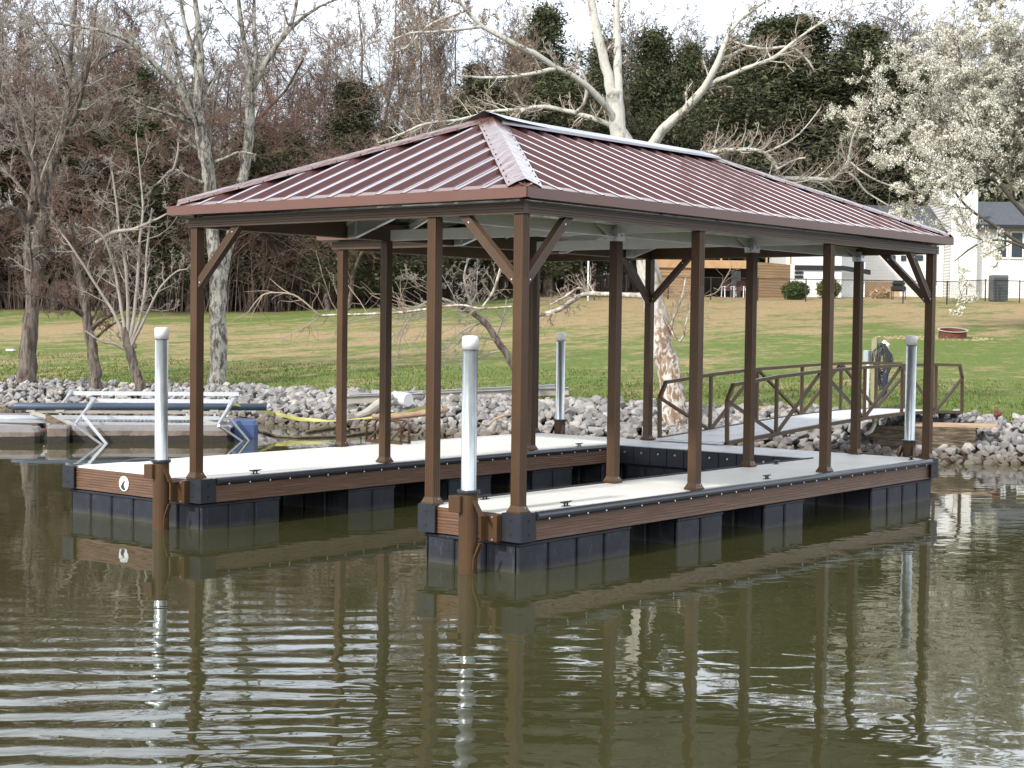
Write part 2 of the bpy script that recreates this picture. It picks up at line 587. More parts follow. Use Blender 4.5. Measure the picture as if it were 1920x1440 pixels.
def thing(name, label, cat, loc=(0, 0, 0), rz=0, group=None):
    o = bpy.data.objects.new(name, None)
    o.empty_display_size = 0.2
    COL.objects.link(o)
    o.location = loc
    o.rotation_euler = (0, 0, rz)
    return tag(o, label, cat, group)


def copy_tree(o, parent=None):
    c = o.copy()
    COL.objects.link(c)
    if parent is not None:
        c.parent = parent
    for ch in list(o.children):
        copy_tree(ch, c)
    return c


class MB:
    def __init__(s, off=(0, 0, 0)):
        s.v = []
        s.f = []
        s.mi = []
        s.cur = 0
        s.off = Vector(off)

    def add(s, vs, fs):
        b = len(s.v)
        s.v += [Vector(q)-s.off for q in vs]
        s.f += [tuple(i+b for i in f) for f in fs]
        s.mi += [s.cur]*len(fs)
        return s

    def box(s, x0, x1, y0, y1, z0, z1, bev=0.0):
        if bev <= 0:
            vs = [(x, y, z) for z in (z0, z1) for x, y in ((x0, y0), (x1, y0), (x1, y1), (x0, y1))]
            return s.add(vs, [(3, 2, 1, 0), (4, 5, 6, 7), (0, 1, 5, 4), (1, 2, 6, 5), (2, 3, 7, 6), (3, 0, 4, 7)])
        b = min(bev, (x1-x0)/2.01, (y1-y0)/2.01, (z1-z0)/2.01)

        def ring(z, i):
            return [(x0+b+i, y0+i, z), (x1-b-i, y0+i, z), (x1-i, y0+b+i, z), (x1-i, y1-b-i, z), (x1-b-i, y1-i, z), (x0+b+i, y1-i, z), (x0+i, y1-b-i, z), (x0+i, y0+b+i, z)]
        vs = ring(z0, b*0.7)+ring(z0+b, 0)+ring(z1-b, 0)+ring(z1, b*0.7)
        fs = [tuple(range(7, -1, -1)), tuple(range(24, 32))]
        for k in range(3):
            for i in range(8):
                fs.append((k*8+i, k*8+(i+1) % 8, k*8+8+(i+1) % 8, k*8+8+i))
        return s.add(vs, fs)

    def obox(s, a, b, w, h, up=(0, 0, 1)):
        """bar of section w x h from a to b"""
        a, b = Vector(a), Vector(b)
        d = (b-a).normalized()
        u = Vector(up)
        x = d.cross(u)
        if x.length < 1e-4:
            x = d.cross(Vector((1, 0, 0)))
        x.normalize()
        z = x.cross(d)
        vs = []
        for p in (a, b):
            for i, j in ((-1, -1), (1, -1), (1, 1), (-1, 1)):
                vs.append(p+x*(w/2*i)+z*(h/2*j))
        return s.add(vs, [(0, 1, 2, 3), (7, 6, 5, 4), (0, 4, 5, 1), (1, 5, 6, 2), (2, 6, 7, 3), (3, 7, 4, 0)])

    def prism(s, poly, a, b, x=(1, 0, 0), z=(0, 0, 1)):
        """extrude a 2D polygon (in axes x,z) from point a to point b"""
        a, b, x, z = Vector(a), Vector(b), Vector(x), Vector(z)
        n = len(poly)
        vs = [a+x*p+z*q for p, q in poly]+[b+x*p+z*q for p, q in poly]
        fs = [tuple(range(n-1, -1, -1)), tuple(range(n, 2*n))]
        fs += [(i, (i+1) % n, n+(i+1) % n, n+i) for i in range(n)]
        return s.add(vs, fs)

    def tube(s, pts, r, n=8, cap=True):
        pts = [Vector(p) for p in pts]
        rr = r if isinstance(r, (list, tuple)) else [r]*len(pts)
        vs = []
        ref = None
        for i, p in enumerate(pts):
            d = (pts[min(i+1, len(pts)-1)]-pts[max(i-1, 0)]).normalized()
            if ref is None:
                ref = d.cross(Vector((0.31, 0.17, 0.93)))
                if ref.length < 0.05:
                    ref = d.cross(Vector((1, 0, 0)))
            ref = (ref-d*ref.dot(d)).normalized()
            q = d.cross(ref)
            for k in range(n):
                t = 2*PI*k/n
                vs.append(p+(ref*math.cos(t)+q*math.sin(t))*rr[i])
        fs = []
        for i in range(len(pts)-1):
            for k in range(n):
                fs.append((i*n+k, i*n+(k+1) % n, (i+1)*n+(k+1) % n, (i+1)*n+k))
        if cap:
            fs.append(tuple(range(n-1, -1, -1)))
            fs.append(tuple(range((len(pts)-1)*n, len(pts)*n)))
        return s.add(vs, fs)

    def lathe(s, prof, c, n=20, cap=True):
        """prof: list of (r, z)"""
        c = Vector(c)
        vs = []
        for r, z in prof:
            for k in range(n):
                t = 2*PI*k/n
                vs.append(c+Vector((r*math.cos(t), r*math.sin(t), z)))
        fs = []
        for i in range(len(prof)-1):
            for k in range(n):
                fs.append((i*n+k, i*n+(k+1) % n, (i+1)*n+(k+1) % n, (i+1)*n+k))
        if cap and prof[0][0] > 1e-4:
            fs.append(tuple(range(n-1, -1, -1)))
        if cap and prof[-1][0] > 1e-4:
            fs.append(tuple(range((len(prof)-1)*n, len(prof)*n)))
        return s.add(vs, fs)

    def build(s, name, mat, parent=None, smooth=False):
        mats = mat if isinstance(mat, (list, tuple)) else [mat]
        return to_obj(name, s.v, s.f, mats[0], parent, smooth, mats, s.mi if len(mats) > 1 else None)


def share(name, proto, loc, parent, rot=None):
    o = bpy.data.objects.new(name, proto.data)
    COL.objects.link(o)
    o.parent = parent
    o.location = loc
    if rot:
        o.rotation_euler = rot
    return o


# ------------------------------------------------------------------ terrain
SH_PX = [-900, -300, 0, 500, 850, 1300, 1500, 1700, 1900, 2300, 2800]
SH_D = [42, 38, 35.2, 32.0, 28.8, 26.2, 25.4, 24.6, 24.4, 24.0, 23]


def interp(x, xs, ys):
    return float(np.interp(x, xs, ys))


LP = ([0, 45, 75, 90, 130, 220, 500], [0, 0.95, 2.42, 2.9, 5.0, 9.0, 16])     # left of view: distance -> height
MP = ([0, 40, 54, 70, 85, 100, 150, 220, 500], [0, 0.95, 1.6, 2.6, 3.6, 4.2, 6.0, 9.0, 16])
RP = ([0, 40, 54, 70, 80, 95, 110, 220, 500], [0, 1.05, 1.85, 2.55, 3.3, 4.05, 4.5, 9.0, 16])


def prof(P, d, ds):
    xs = [ds-12, ds-4, ds-1, ds, ds+1.1, ds+2.3, ds+3.4]+[x for x in P[0] if x > ds+5]
    ys = [-2.5, -1.2, -0.30, -0.02, 0.20, 0.40, 0.53]+[y for x, y in zip(*P) if x > ds+5]
    return interp(d, xs, ys)


def zground(px, d):
    ds = interp(px, SH_PX, SH_D)
    a = prof(LP, d, ds)
    b = prof(MP, d, ds)
    c = prof(RP, d, ds)
    if px < 500:
        z = a
    elif px < 1000:
        t = (px-500)/500
        z = a*(1-t)+b*t
    elif px < 1450:
        t = (px-1000)/450
        z = b*(1-t)+c*t
    else:
        z = c
    return z


def gp(px, d, dz=0.0):
    """point on the ground seen in column px at level distance d"""
    q = CAM + FH*d + RH*((px-960)/F*d)
    return Vector((q.x, q.y, zground(px, d)+dz))


def gxy(x, y):
    q = Vector((x, y, 0))-Vector((CAM.x, CAM.y, 0))
    d = max(q.dot(FH), 1.0)
    return zground(960+F*q.dot(RH)/d, d)


def build_ground():
    cols = list(range(-2600, 4600, 60))
    rows = []
    e = -12.0
    while e < 6:
        rows.append(e)
        e += 0.6 if -1.5 < e else 2.0
    rows += [8+1.5*i for i in range(20)]+[40+3*i for i in range(24)]+[115+10*i for i in range(12)]+[260, 320, 420, 600, 900]
    vs, fs, dry, lit = [], [], [], []
    rnd = random.Random(5)
    for e in rows:
        for px in cols:
            ds = interp(px, SH_PX, SH_D)
            p = gp(px, ds+e)
            p.z += rnd.uniform(-0.02, 0.02) if e > 3 else 0
            vs.append(p)
            d = ds+e
            # dry patches: broad band on the left, upper yard on the right
            q = 0.0
            if px < 1050:
                q = 0.8*max(0, 1-abs(d-56)/16.0)
            if px > 950:
                q = max(q, min(1.0, max(0.0, (d-44)/24.0))*(1.0 if px < 1560 else 0.78))
            if px > 1560 and d < 62:
                q *= 0.35
            dry.append(q)
            tl = interp(px, [0, 450, 700, 950, 1240, 2600], [72, 73, 78, 84, 96, 118])+1.6*math.sin(px*0.013)+1.2*math.sin(px*0.031+1)
            lit.append(min(1, max(0, (d-tl)/4)))
    n = len(cols)
    for i in range(len(rows)-1):
        for j in range(n-1):
            fs.append((i*n+j, i*n+j+1, (i+1)*n+j+1, (i+1)*n+j))
    o = to_obj('ground', vs, fs, 'ground', smooth=True)
    for nm, arr in (('dry', dry), ('litter', lit)):
        a = o.data.attributes.new(nm, 'FLOAT', 'POINT')
        a.data.foreach_set('value', arr)
    tag(o, kind='structure')


build_ground()
wv = [CAM+FH*a+RH*b for a, b in ((-60, -200), (-60, 200), (60, 300), (60, -300))]
w = to_obj('water', [(p.x, p.y, 0) for p in wv], [(0, 1, 2, 3)], 'water')
tag(w, kind='structure')
# ------------------------------------------------------------------ the floating dock with its roof: one thing
ZD = 0.484
W, L, YR, YL, XH = 6.16, 8.0, 1.105, 3.97, 6.95
dock = thing('covered_boat_dock', 'brown and cream U-shaped floating boat slip dock under a red-brown hipped metal roof', 'boat dock')

# decks ---------------------------------------------------------------
def deck_sheet(x0, x1, y0, y1, n):
    m = MB()
    st = (x1-x0)/n
    for i in range(n):
        m.box(x0+i*st+0.0015, x0+(i+1)*st-0.0015, y0, y1, ZD-0.03, ZD, 0.004)
    return m
deck_sheet(0.03, L-0.03, 0.045, YR-0.02, 3).build('deck_panel', 'deck', dock)
deck_sheet(0.03, L-0.03, YL+0.02, W-0.03, 3).build('deck_panel', 'deck', dock)
deck_sheet(XH+0.04, L-0.03, YR-0.015, YL+0.015, 2).build('deck_panel', 'deck2', dock)

# ribbed skirt boards --------------------------------------------------
def skirt_profile(h=0.222, t=0.03):
    pts = [(0, 0)]
    z = 0.0
    for k in range(7):
        z0 = 0.018+k*(h-0.036)/7
        pts += [(-0.004 if False else 0.0, z0), (0.004, z0+0.004), (0.004, z0+0.012), (0.0, z0+0.016)]
    pts += [(0, h), (t, h), (t, 0)]
    return pts
def skirt(a, b, inward):
    a, b = Vector((*a, ZD-0.225)), Vector((*b, ZD-0.225))
    return MB().prism(skirt_profile(), a, b, inward, (0, 0, 1))
for a, b, nrm in (((0.0, 0.02), (L, 0.02), (0, 1, 0)), ((0.02, 0.015), (0.02, YR), (1, 0, 0)),
                  ((0.0, YR), (XH, YR), (0, -1, 0)), ((0.0, YL), (XH, YL), (0, 1, 0)),
                  ((0.02, YL), (0.02, W), (1, 0, 0)), ((0.0, W-0.01), (L, W-0.01), (0, -1, 0)),
                  ((L-0.02, 0.0), (L-0.02, W), (-1, 0, 0))):
    skirt(a, b, nrm).build('skirt_board', 'board', dock)

# rub rails with their screws -----------------------------------------
scr = None
def rubrail(y, sgn, x0, x1):
    global scr
    poly = [(0, -0.035), (0.022, -0.033), (0.036, -0.016), (0.038, 0.004), (0.030, 0.022), (0.014, 0.033), (-0.012, 0.036), (-0.012, 0.0)]
    m = MB().prism([(p*sgn, q) for p, q in poly], (x0, y, ZD-0.022), (x1, y, ZD-0.022), (0, 1, 0), (0, 0, 1))
    rail = m.build('rub_rail', 'rubber', dock)
    n = int((x1-x0)/0.27)
    for k in range(n):
        px = x0+0.14+k*0.27
        if scr is None:
            scr = MB().lathe([(0.0001, -0.006), (0.0075, -0.004), (0.0085, 0.0), (0.0, 0.0035)], (0, 0, 0), 8).build('screw', 'screw', rail)
            scr.rotation_euler = (R(90), 0, 0)
            scr.location = (px, y+sgn*0.036, ZD-0.05)
        else:
            share('screw', scr, (px, y+sgn*0.036, ZD-0.05), rail, (R(90)*(-sgn), 0, 0))
rubrail(0.0, -1, 0.2, L-0.19)
rubrail(YL, -1, 0.2, XH)
rubrail(YR, 1, 0.2, XH)

# corner brackets ------------------------------------------------------
def bracket(x, y, sx, sy, w=0.19, zt=ZD+0.004, h=0.226):
    m = MB()
    t = 0.016
    poly = [(-t, -t+0.012), (-t+0.012, -t), (w, -t), (w, 0.0), (0.0, 0.0), (0.0, w), (-t, w)]
    pts = [(x+sx*p, y+sy*q) for p, q in poly]
    if sx*sy < 0:
        pts = pts[::-1]
    n = len(pts)
    vs = [(p, q, zt-h) for p, q in pts]+[(p, q, zt) for p, q in pts]
    m.add(vs, [tuple(range(n-1, -1, -1)), tuple(range(n, 2*n))]+[(i, (i+1) % n, n+(i+1) % n, n+i) for i in range(n)])
    # top lip
    lip = [(-t+0.006, -t+0.006), (w, -t+0.006), (w, 0.045), (0.045, 0.045), (0.045, w), (-t+0.006, w)]
    lp = [(x+sx*p, y+sy*q) for p, q in lip]
    if sx*sy < 0:
        lp = lp[::-1]
    n = len(lp)
    vs = [(p, q, zt) for p, q in lp]+[(p, q, zt+0.006) for p, q in lp]
    m.add(vs, [tuple(range(n-1, -1, -1)), tuple(range(n, 2*n))]+[(i, (i+1) % n, n+(i+1) % n, n+i) for i in range(n)])
    m.cur = 1
    for zz in (zt-0.055, zt-h+0.058):
        m.tube([(x-sx*(t-0.004), y+sy*0.09, zz), (x-sx*(t+0.0015), y+sy*0.09, zz)], 0.013, 10)
        m.tube([(x+sx*0.09, y-sy*(t-0.004), zz), (x+sx*0.09, y-sy*(t+0.0015), zz)], 0.013, 10)
    return m.build('corner_bracket', ['black_plastic', 'hole'], dock)
bracket(0.0, 0.0, 1, 1)
bracket(0.0, YR, 1, -1)
bracket(0.0, YL, 1, 1)
bracket(0.0, W, 1, -1)
bracket(L, 0.0, -1, 1)
bracket(L, W, -1, -1)

# modular black header face with bolts --------------------------------
ny = 11
st = (YL-YR-0.04)/ny
for k in range(ny):
    y0 = YR+0.02+k*st
    m = MB().box(XH, XH+0.05, y0+0.004, y0+st-0.004, ZD-0.24, ZD-0.012, 0.006)
    o = m.build('header_block', 'black_plastic', dock)
    b = MB().tube([(XH-0.012, y0+st/2, ZD-0.085), (XH+0.004, y0+st/2, ZD-0.085)], 0.014, 8).build('bolt', 'screw', o)
    MB().box(XH-0.002, XH+0.003, y0+st/2+0.012, y0+st/2+0.034, ZD-0.105, ZD-0.06).build('bolt_slot', 'hole', o)
MB().box(XH+0.02, XH+0.06, YR, YL, ZD-0.012, ZD-0.002, 0.003).build('edge_trim', 'alu', dock)

# floats ---------------------------------------------------------------
def pontoon(x0, x1, y0, y1, z0=-0.28, z1=0.247, nx=2, ny=2):
    m = MB()
    xs = [x0+(x1-x0)*i/nx for i in range(nx+1)]
    ys = [y0+(y1-y0)*i/ny for i in range(ny+1)]
    m.box(x0+0.022, x1-0.022, y0+0.022, y1-0.022, z0+0.01, z1-0.02)
    # ribs: raised pads with dark grooves between
    g = 0.020
    for i in range(nx):
        m.box(xs[i]+g if i else xs[i], xs[i+1]-g if i < nx-1 else xs[i+1], y0, y0+0.05, z0, z1-0.012, 0.012)
        m.box(xs[i]+g if i else xs[i], xs[i+1]-g if i < nx-1 else xs[i+1], y1-0.05, y1, z0, z1-0.012, 0.012)
    for i in range(ny):
        a, b = (ys[i]+g if i else ys[i]+0.012), (ys[i+1]-g if i < ny-1 else ys[i+1]-0.012)
        m.box(x0, x0+0.05, a, b, z0, z1-0.014, 0.012)
        m.box(x1-0.05, x1, a, b, z0, z1-0.014, 0.012)
    m.box(x0-0.008, x1+0.008, y0-0.008, y1+0.008, z1-0.03, z1-0.002, 0.008)
    return m.build('pontoon', 'float_plastic', dock)
for a, b, n in ((0.045, 1.64, 4), (2.41, 3.2, 2), (4.01, 4.81, 2), (6.39, 7.96, 4)):
    pontoon(a, b, 0.05, YR-0.03, nx=n, ny=3)
for a, b, n in ((0.045, 1.07, 3), (2.07, 2.78, 2), (3.7, 4.45, 2), (5.25, 6.05, 2), (6.7, 7.96, 3)):
    pontoon(a, b, YL+0.03, W-0.05, nx=n, ny=6)
pontoon(7.02, 7.9, YR+0.1, 2.45, nx=2, ny=4)
pontoon(7.02, 7.9, 2.62, YL-0.1, nx=2, ny=4)

# cleats ---------------------------------------------------------------
def cleat(x, y):
    m = MB()
    m.box(-0.045, 0.045, -0.02, 0.02, 0, 0.006)
    m.tube([(-0.022, 0, 0.0), (-0.018, 0, 0.032)], 0.009, 8)
    m.tube([(0.022, 0, 0.0), (0.018, 0, 0.032)], 0.009, 8)
    m.tube([(-0.083, 0, 0.042), (-0.05, 0, 0.036), (0, 0, 0.036), (0.05, 0, 0.036), (0.083, 0, 0.042)], [0.004, 0.008, 0.010, 0.008, 0.004], 8)
    return m
c0 = cleat(0, 0).build('cleat', 'black_plastic', dock)
c0.location = (0.85, 4.13, ZD)
for p in ((0.81, 0.15), (4.25, 0.17), (7.63, 0.16), (6.32, 4.10), (0.72, 0.98), (5.9, 1.0)):
    share('cleat', c0, (*p, ZD), dock)

# rubber step pads on the outer edge of the wide finger ----------------
pd = MB()
pd.lathe([(0.15, 0), (0.15, 0.008), (0.11, 0.022), (0.04, 0.03), (0, 0.03)], (0, 0, 0), 16)
p0 = pd.build('edge_pad', 'black_plastic', dock)
p0.location = (0.95, 6.12, ZD)
p0.scale = (1.3, 0.55, 1)
for p in ((4.05, 6.15), (5.35, 5.75)):
    q = share('edge_pad', p0, (*p, ZD), dock)
    q.scale = (1.2, 0.5, 1) if p[0] < 5 else (0.4, 0.25, 0.4)

# folded swim ladder ----------------------------------------------------
lad = bpy.data.objects.new('swim_ladder', None)
COL.objects.link(lad)
lad.parent = dock
def hoop(x, m):
    y0, y1, z0, z1 = 5.82, 6.42, ZD+0.02, ZD+0.30
    pts = [(x, y0, z0), (x, y0, z1-0.09)]
    for k in range(1, 6):
        t = PI/2*k/6
        pts.append((x, y0+0.09*(1-math.cos(t)), z1-0.09+0.09*math.sin(t)))
    pts += [(x, y0+0.09, z1), (x, y1-0.09, z1)]
    for k in range(1, 6):
        t = PI/2*k/6
        pts.append((x, y1-0.09+0.09*math.sin(t), z1-0.09+0.09*math.cos(t)))
    pts += [(x, y1, z1-0.09), (x, y1, z0)]
    m.tube(pts, 0.013, 8)
for x in (4.82, 4.98):
    m = MB()
    hoop(x, m)
    m.build('side_rail', 'brown', lad, True)
m = MB()
m.obox((4.82, 5.80, ZD+0.02), (4.82, 6.44, ZD+0.02), 0.03, 0.03)
m.obox((4.98, 5.80, ZD+0.02), (4.98, 6.44, ZD+0.02), 0.03, 0.03)
m.build('ladder_foot', 'brown', lad)
for y in (5.92, 6.32):
    MB().obox((4.82, y+(0.08 if y < 6 else 0.05), ZD+0.03), (4.98, y-0.06, ZD+0.27), 0.022, 0.022).build('rung', 'brown', lad)

# maker's emblem on the front skirt ------------------------------------
ey, ez = 5.17, ZD-0.115
m = MB()
m.tube([(0.018, ey, ez), (0.0145, ey, ez)], 0.078, 32)
em = m.build('emblem', 'emblem_w', dock)
fin = [(-0.046, -0.026), (-0.034, -0.042), (-0.014, -0.052), (0.008, -0.054), (0.030, -0.046), (0.014, -0.034), (0.004, -0.018), (0.003, 0.000), (0.012, 0.014), (0.026, 0.022), (0.006, 0.024), (-0.012, 0.016), (-0.028, 0.000)]
# (polygon drawn as seen by someone standing on the water: left = +y)
poly = [(-a*1.05, b*1.15-0.004) for a, b in fin]
MB().prism(poly, (0.0145, ey, ez), (0.0128, ey, ez), (0, 1, 0), (0, 0, 1)).build('swoosh_print', 'emblem_d', em)
m = MB()
for k in range(16):
    t0 = R(25+k*8.1)
    t1 = t0+R(5.2)
    ri, ro = 0.056, 0.064
    q = [(ri*math.cos(t0), ri*math.sin(t0)), (ro*math.cos(t0), ro*math.sin(t0)), (ro*math.cos(t1), ro*math.sin(t1)), (ri*math.cos(t1), ri*math.sin(t1))]
    m.prism([(-a, b) for a, b in q], (0.0145, ey, ez), (0.0132, ey, ez), (0, 1, 0), (0, 0, 1))
m.prism([(0.045, 0.030), (0.020, 0.034), (-0.008, 0.029), (-0.040, 0.022), (-0.044, 0.018), (-0.010, 0.023), (0.020, 0.027)], (0.0145, ey, ez), (0.0132, ey, ez), (0, 1, 0), (0, 0, 1))
m.build('ring_print', 'emblem_g', em)

# pile guides -----------------------------------------------------------
def pile_guide(px, py, sx, full=True):
    """sx: direction from the dock face out to the pile along x"""
    g = bpy.data.objects.new('pile_guide', None)
    COL.objects.link(g)
    g.parent = dock
    m = MB()
    m.lathe([(0.079, -0.45), (0.079, 0.655), (0.070, 0.655), (0.070, -0.45)], (px, py, 0), 20)
    m.build('sleeve', 'brown', g, False)
    MB().lathe([(0.070, 0.655), (0.094, 0.655), (0.096, 0.668), (0.094, 0.682), (0.068, 0.682)], (px, py, 0), 20).build('collar', 'rubber', g)
    if full:
        x0 = px
        MB().box(px-0.115, px-0.01, py-0.005, py+0.12, 0.50, 0.635, 0.004).build('stop_box', 'brown', g)
        m = MB()
        # channel bolted on the skirt beside the sleeve
        m.box(-0.085, 0.014, py-0.205, py-0.115, ZD-0.225, ZD-0.005, 0.003)
        m.box(px+0.04, -0.09, py-0.104, py-0.085, ZD-0.215, ZD-0.02)
        m.box(-0.0895, 0.013, py-0.112, py-0.085, ZD-0.215, ZD-0.02)
        m.build('mounting_channel', 'brown', g)
        MB().obox((px-0.01, py-0.05, 0.63), (px-0.01, py-0.155, ZD-0.01), 0.014, 0.045, (1, 0, 0)).build('gusset', 'brown', g)
        m = MB()
        m.obox((px-0.01, py-0.145, ZD-0.225), (px-0.01, py-0.082, 0.13), 0.014, 0.040, (1, 0, 0))
        m.obox((px-0.01, py-0.082, 0.135), (px-0.01, py-0.076, 0.03), 0.014, 0.040, (1, 0, 0))
        m.build('gusset', 'brown', g)
        for zz in (ZD-0.022, ZD-0.208):
            MB().tube([(-0.092, py-0.16, zz), (-0.084, py-0.16, zz)], 0.008, 8).build('bolt', 'screw', g)
    else:
        m = MB()
        m.box(px-0.19, px-0.06, py-0.05, py+0.05, 0.3, 0.44, 0.004)
        for s in (-1, 1):
            m.obox((px-0.14, py+s*0.12, 0.36), (px-0.02, py+s*0.07, 0.60), 0.014, 0.05, (1, 0, 0))
        m.build('mounting_channel', 'brown', g)
PILES = [(-0.20, 4.31, True, 1.965, 'white capped galvanised pile at the front of the wide left finger'),
         (-0.20, 0.385, True, 1.94, 'white capped galvanised pile at the front of the near right finger'),
         (8.17, 5.82, False, 1.93, 'white capped galvanised pile behind the far left end of the dock'),
         (8.17, 0.44, False, 1.96, 'white capped galvanised pile behind the far right end of the dock')]
for x, y, full, zt, lab in PILES:
    pile_guide(x, y, -1, full)
pile0 = None
for x, y, full, zt, lab in PILES:
    if pile0 is None:
        pile0 = thing('mooring_pile', lab, 'mooring pile', (x, y, zt), 0, 'galvanised mooring piles')
        MB().lathe([(0.063, -3.2), (0.063, -0.09)], (0, 0, 0), 24).build('pipe', 'galv', pile0, True)
        MB().lathe([(0.064, -0.115), (0.069, -0.115), (0.069, -0.030), (0.066, -0.014), (0.056, -0.005), (0.035, -0.001), (0.0, 0.0)], (0, 0, 0), 24).build('cap', 'cap_white', pile0, True)
    else:
        c = copy_tree(pile0)
        c.location = (x, y, zt)
        c['label'] = lab

# posts ------------------------------------------------------------------
ZB = 2.935
def fluted(w=0.092, n=3, g=0.0028):
    h = w/2
    side = [(-h, -h)]
    for k in range(n):
        c = -h+w*(k+1)/(n+1)
        side += [(c-0.006, -h), (c-0.003, -h+g), (c+0.003, -h+g), (c+0.006, -h)]
    out = []
    for r in range(4):
        a = R(90*r)
        out += [(x*math.cos(a)-y*math.sin(a), x*math.sin(a)+y*math.cos(a)) for x, y in side]
    return out
FL = fluted()
FLS = fluted(0.080)
def post_mesh(z0, z1, sleeve):
    m = MB()
    n = len(FL)
    m.prism(FL, (0, 0, z0), (0, 0, z1), (1, 0, 0), (0, 1, 0))
    h = 0.05
    if sleeve:
        m.box(-0.0475, 0.0475, -0.0475, 0.0475, z0, z0+1.93, 0.002)
    return m
def post(x, y, top, sleeve, proto={}):
    key = (round(top, 3), sleeve)
    if key not in proto:
        o = post_mesh(0, top-ZD, sleeve).build('post', 'brown', dock)
        proto[key] = o
    else:
        o = share('post', proto[key], (0, 0, 0), dock)
    o.location = (x, y, ZD)
    if 'base' not in proto:
        m = MB()
        m.add([(sx*h, sy*h, z) for h, z in ((0.070, 0.0), (0.070, 0.016), (0.064, 0.024), (0.050, 0.055), (0.048, 0.062)) for sx, sy in ((-1, -1), (1, -1), (1, 1), (-1, 1))],
              [(3, 2, 1, 0)]+[(k*4+i, k*4+(i+1) % 4, k*4+4+(i+1) % 4, k*4+4+i) for k in range(4) for i in range(4)]+[(16, 17, 18, 19)])
        m.cur = 1
        m.tube([(0.02, -0.05, 0.045), (0.02, -0.0575, 0.045)], 0.005, 8)
        proto['base'] = m.build('base_trim', ['brown', 'screw'], o)
        proto['base'].location = (0, 0, 0.006)
    else:
        share('base_trim', proto['base'], (0, 0, 0.006), o)
    return o
PX = (0.095, 2.76, 5.36, 7.93)
for x in PX:
    post(x, 0.10, ZB, True)
    post(x, 4.14, ZB-0.002 if x > 1 else ZB, x < 1 or x > 7)
    post(x, 1.045, ZB if x < 1 else ZB-0.03, False)
post(4.05, 6.20-0.09, ZB, True)
post(7.93, 6.20-0.09, ZB, False)

# perimeter beams --------------------------------------------------------
def beam_profile(h=0.094, t=0.06):
    return [(0, 0), (0, 0.014), (0.005, 0.02), (0.005, 0.034), (0, 0.04), (0, 0.058), (0.004, 0.063), (0.004, 0.074), (0, 0.08), (0, h), (t, h), (t, 0)]
BX0, BX1, BY0, BY1 = 0.03, 7.93+0.06, 0.03, 4.205
def beam(a, b, inward, name='header_beam', z=ZB, mat='beam', h=0.094):
    return MB().prism(beam_profile(h), (*a, z), (*b, z), inward, (0, 0, 1)).build(name, mat, dock)
beam((BX0, BY0), (BX0, BY1), (1, 0, 0))
beam((BX0+0.061, BY0), (BX1-0.061, BY0), (0, 1, 0))
beam((BX1, BY0), (BX1, BY1), (-1, 0, 0))
beam((BX0+0.061, BY1), (BX1-0.061, BY1), (0, -1, 0))
# wing over the back half of the wide finger
WX0, WY1 = 3.98, 6.24
beam((WX0, BY1+0.001), (WX0, WY1), (1, 0, 0))
beam((WX0+0.061, WY1), (BX1-0.061, WY1), (0, -1, 0))
beam((BX1, BY1+0.001), (BX1, WY1), (-1, 0, 0))

# galvanised interior framing --------------------------------------------
def channel(a, b, z, h=0.15, w=0.05, name='ceiling_channel', mat='under'):
    a, b = Vector((*a, z)), Vector((*b, z))
    d = (b-a).normalized()
    x = d.cross(Vector((0, 0, 1)))
    t = 0.006
    poly = [(-w/2, 0), (w/2, 0), (w/2, t), (-w/2+t, t), (-w/2+t, h-t), (w/2, h-t), (w/2, h), (-w/2, h)]
    return MB().prism(poly, a, b, x, (0, 0, 1)).build(name, mat, dock)
channel((BX0+0.09, 1.045), (BX1-0.08, 1.045), ZB-0.028, 0.115)
channel((BX0+0.09, 0.125), (BX1-0.08, 0.125), ZB+0.012, 0.10)
for a, b in (((BX0+0.09, BY1-0.10), (BX1-0.065, BY1-0.065)), ((BX0+0.09, BY1+0.004), (WX0-0.01, BY1+0.02)), ((WX0+0.065, WY1-0.10), (BX1-0.065, WY1-0.065))):
    MB().box(a[0], b[0], a[1], b[1], ZB+0.003, ZB+0.185).build('inner_beam', 'beam', dock)
MB().box(BX1-0.11, BX1-0.064, BY0+0.1, BY1-0.11, ZB+0.004, ZB+0.184).build('inner_beam', 'beam', dock)
for x in (2.76, 5.36):
    channel((x, 0.16), (x, 4.06), ZB-0.0, 0.115)
for x in (0.12,):
    channel((x, 1.08), (x, 4.07), ZB+0.006, 0.10)
    channel((x, 0.16), (x, 1.01), ZB+0.006, 0.10)
for x in PX[1:]:
    m = MB()
    m.box(x-0.062, x+0.062, 1.045-0.062, 1.045+0.062, ZB-0.075, ZB+0.045, 0.003)
    m.cur = 1
    m.tube([(x+0.0, 1.045-0.062, ZB-0.02), (x, 1.045-0.066, ZB-0.02)], 0.009, 8)
    m.tube([(x-0.062, 1.045, ZB-0.02), (x-0.066, 1.045, ZB-0.02)], 0.009, 8)
    m.build('post_bracket', ['alu', 'hole'], dock)
    MB().obox((x-0.33, 1.045, ZB+0.07), (x-0.06, 1.045, ZB-0.07), 0.03, 0.012).build('gusset', 'under', dock)
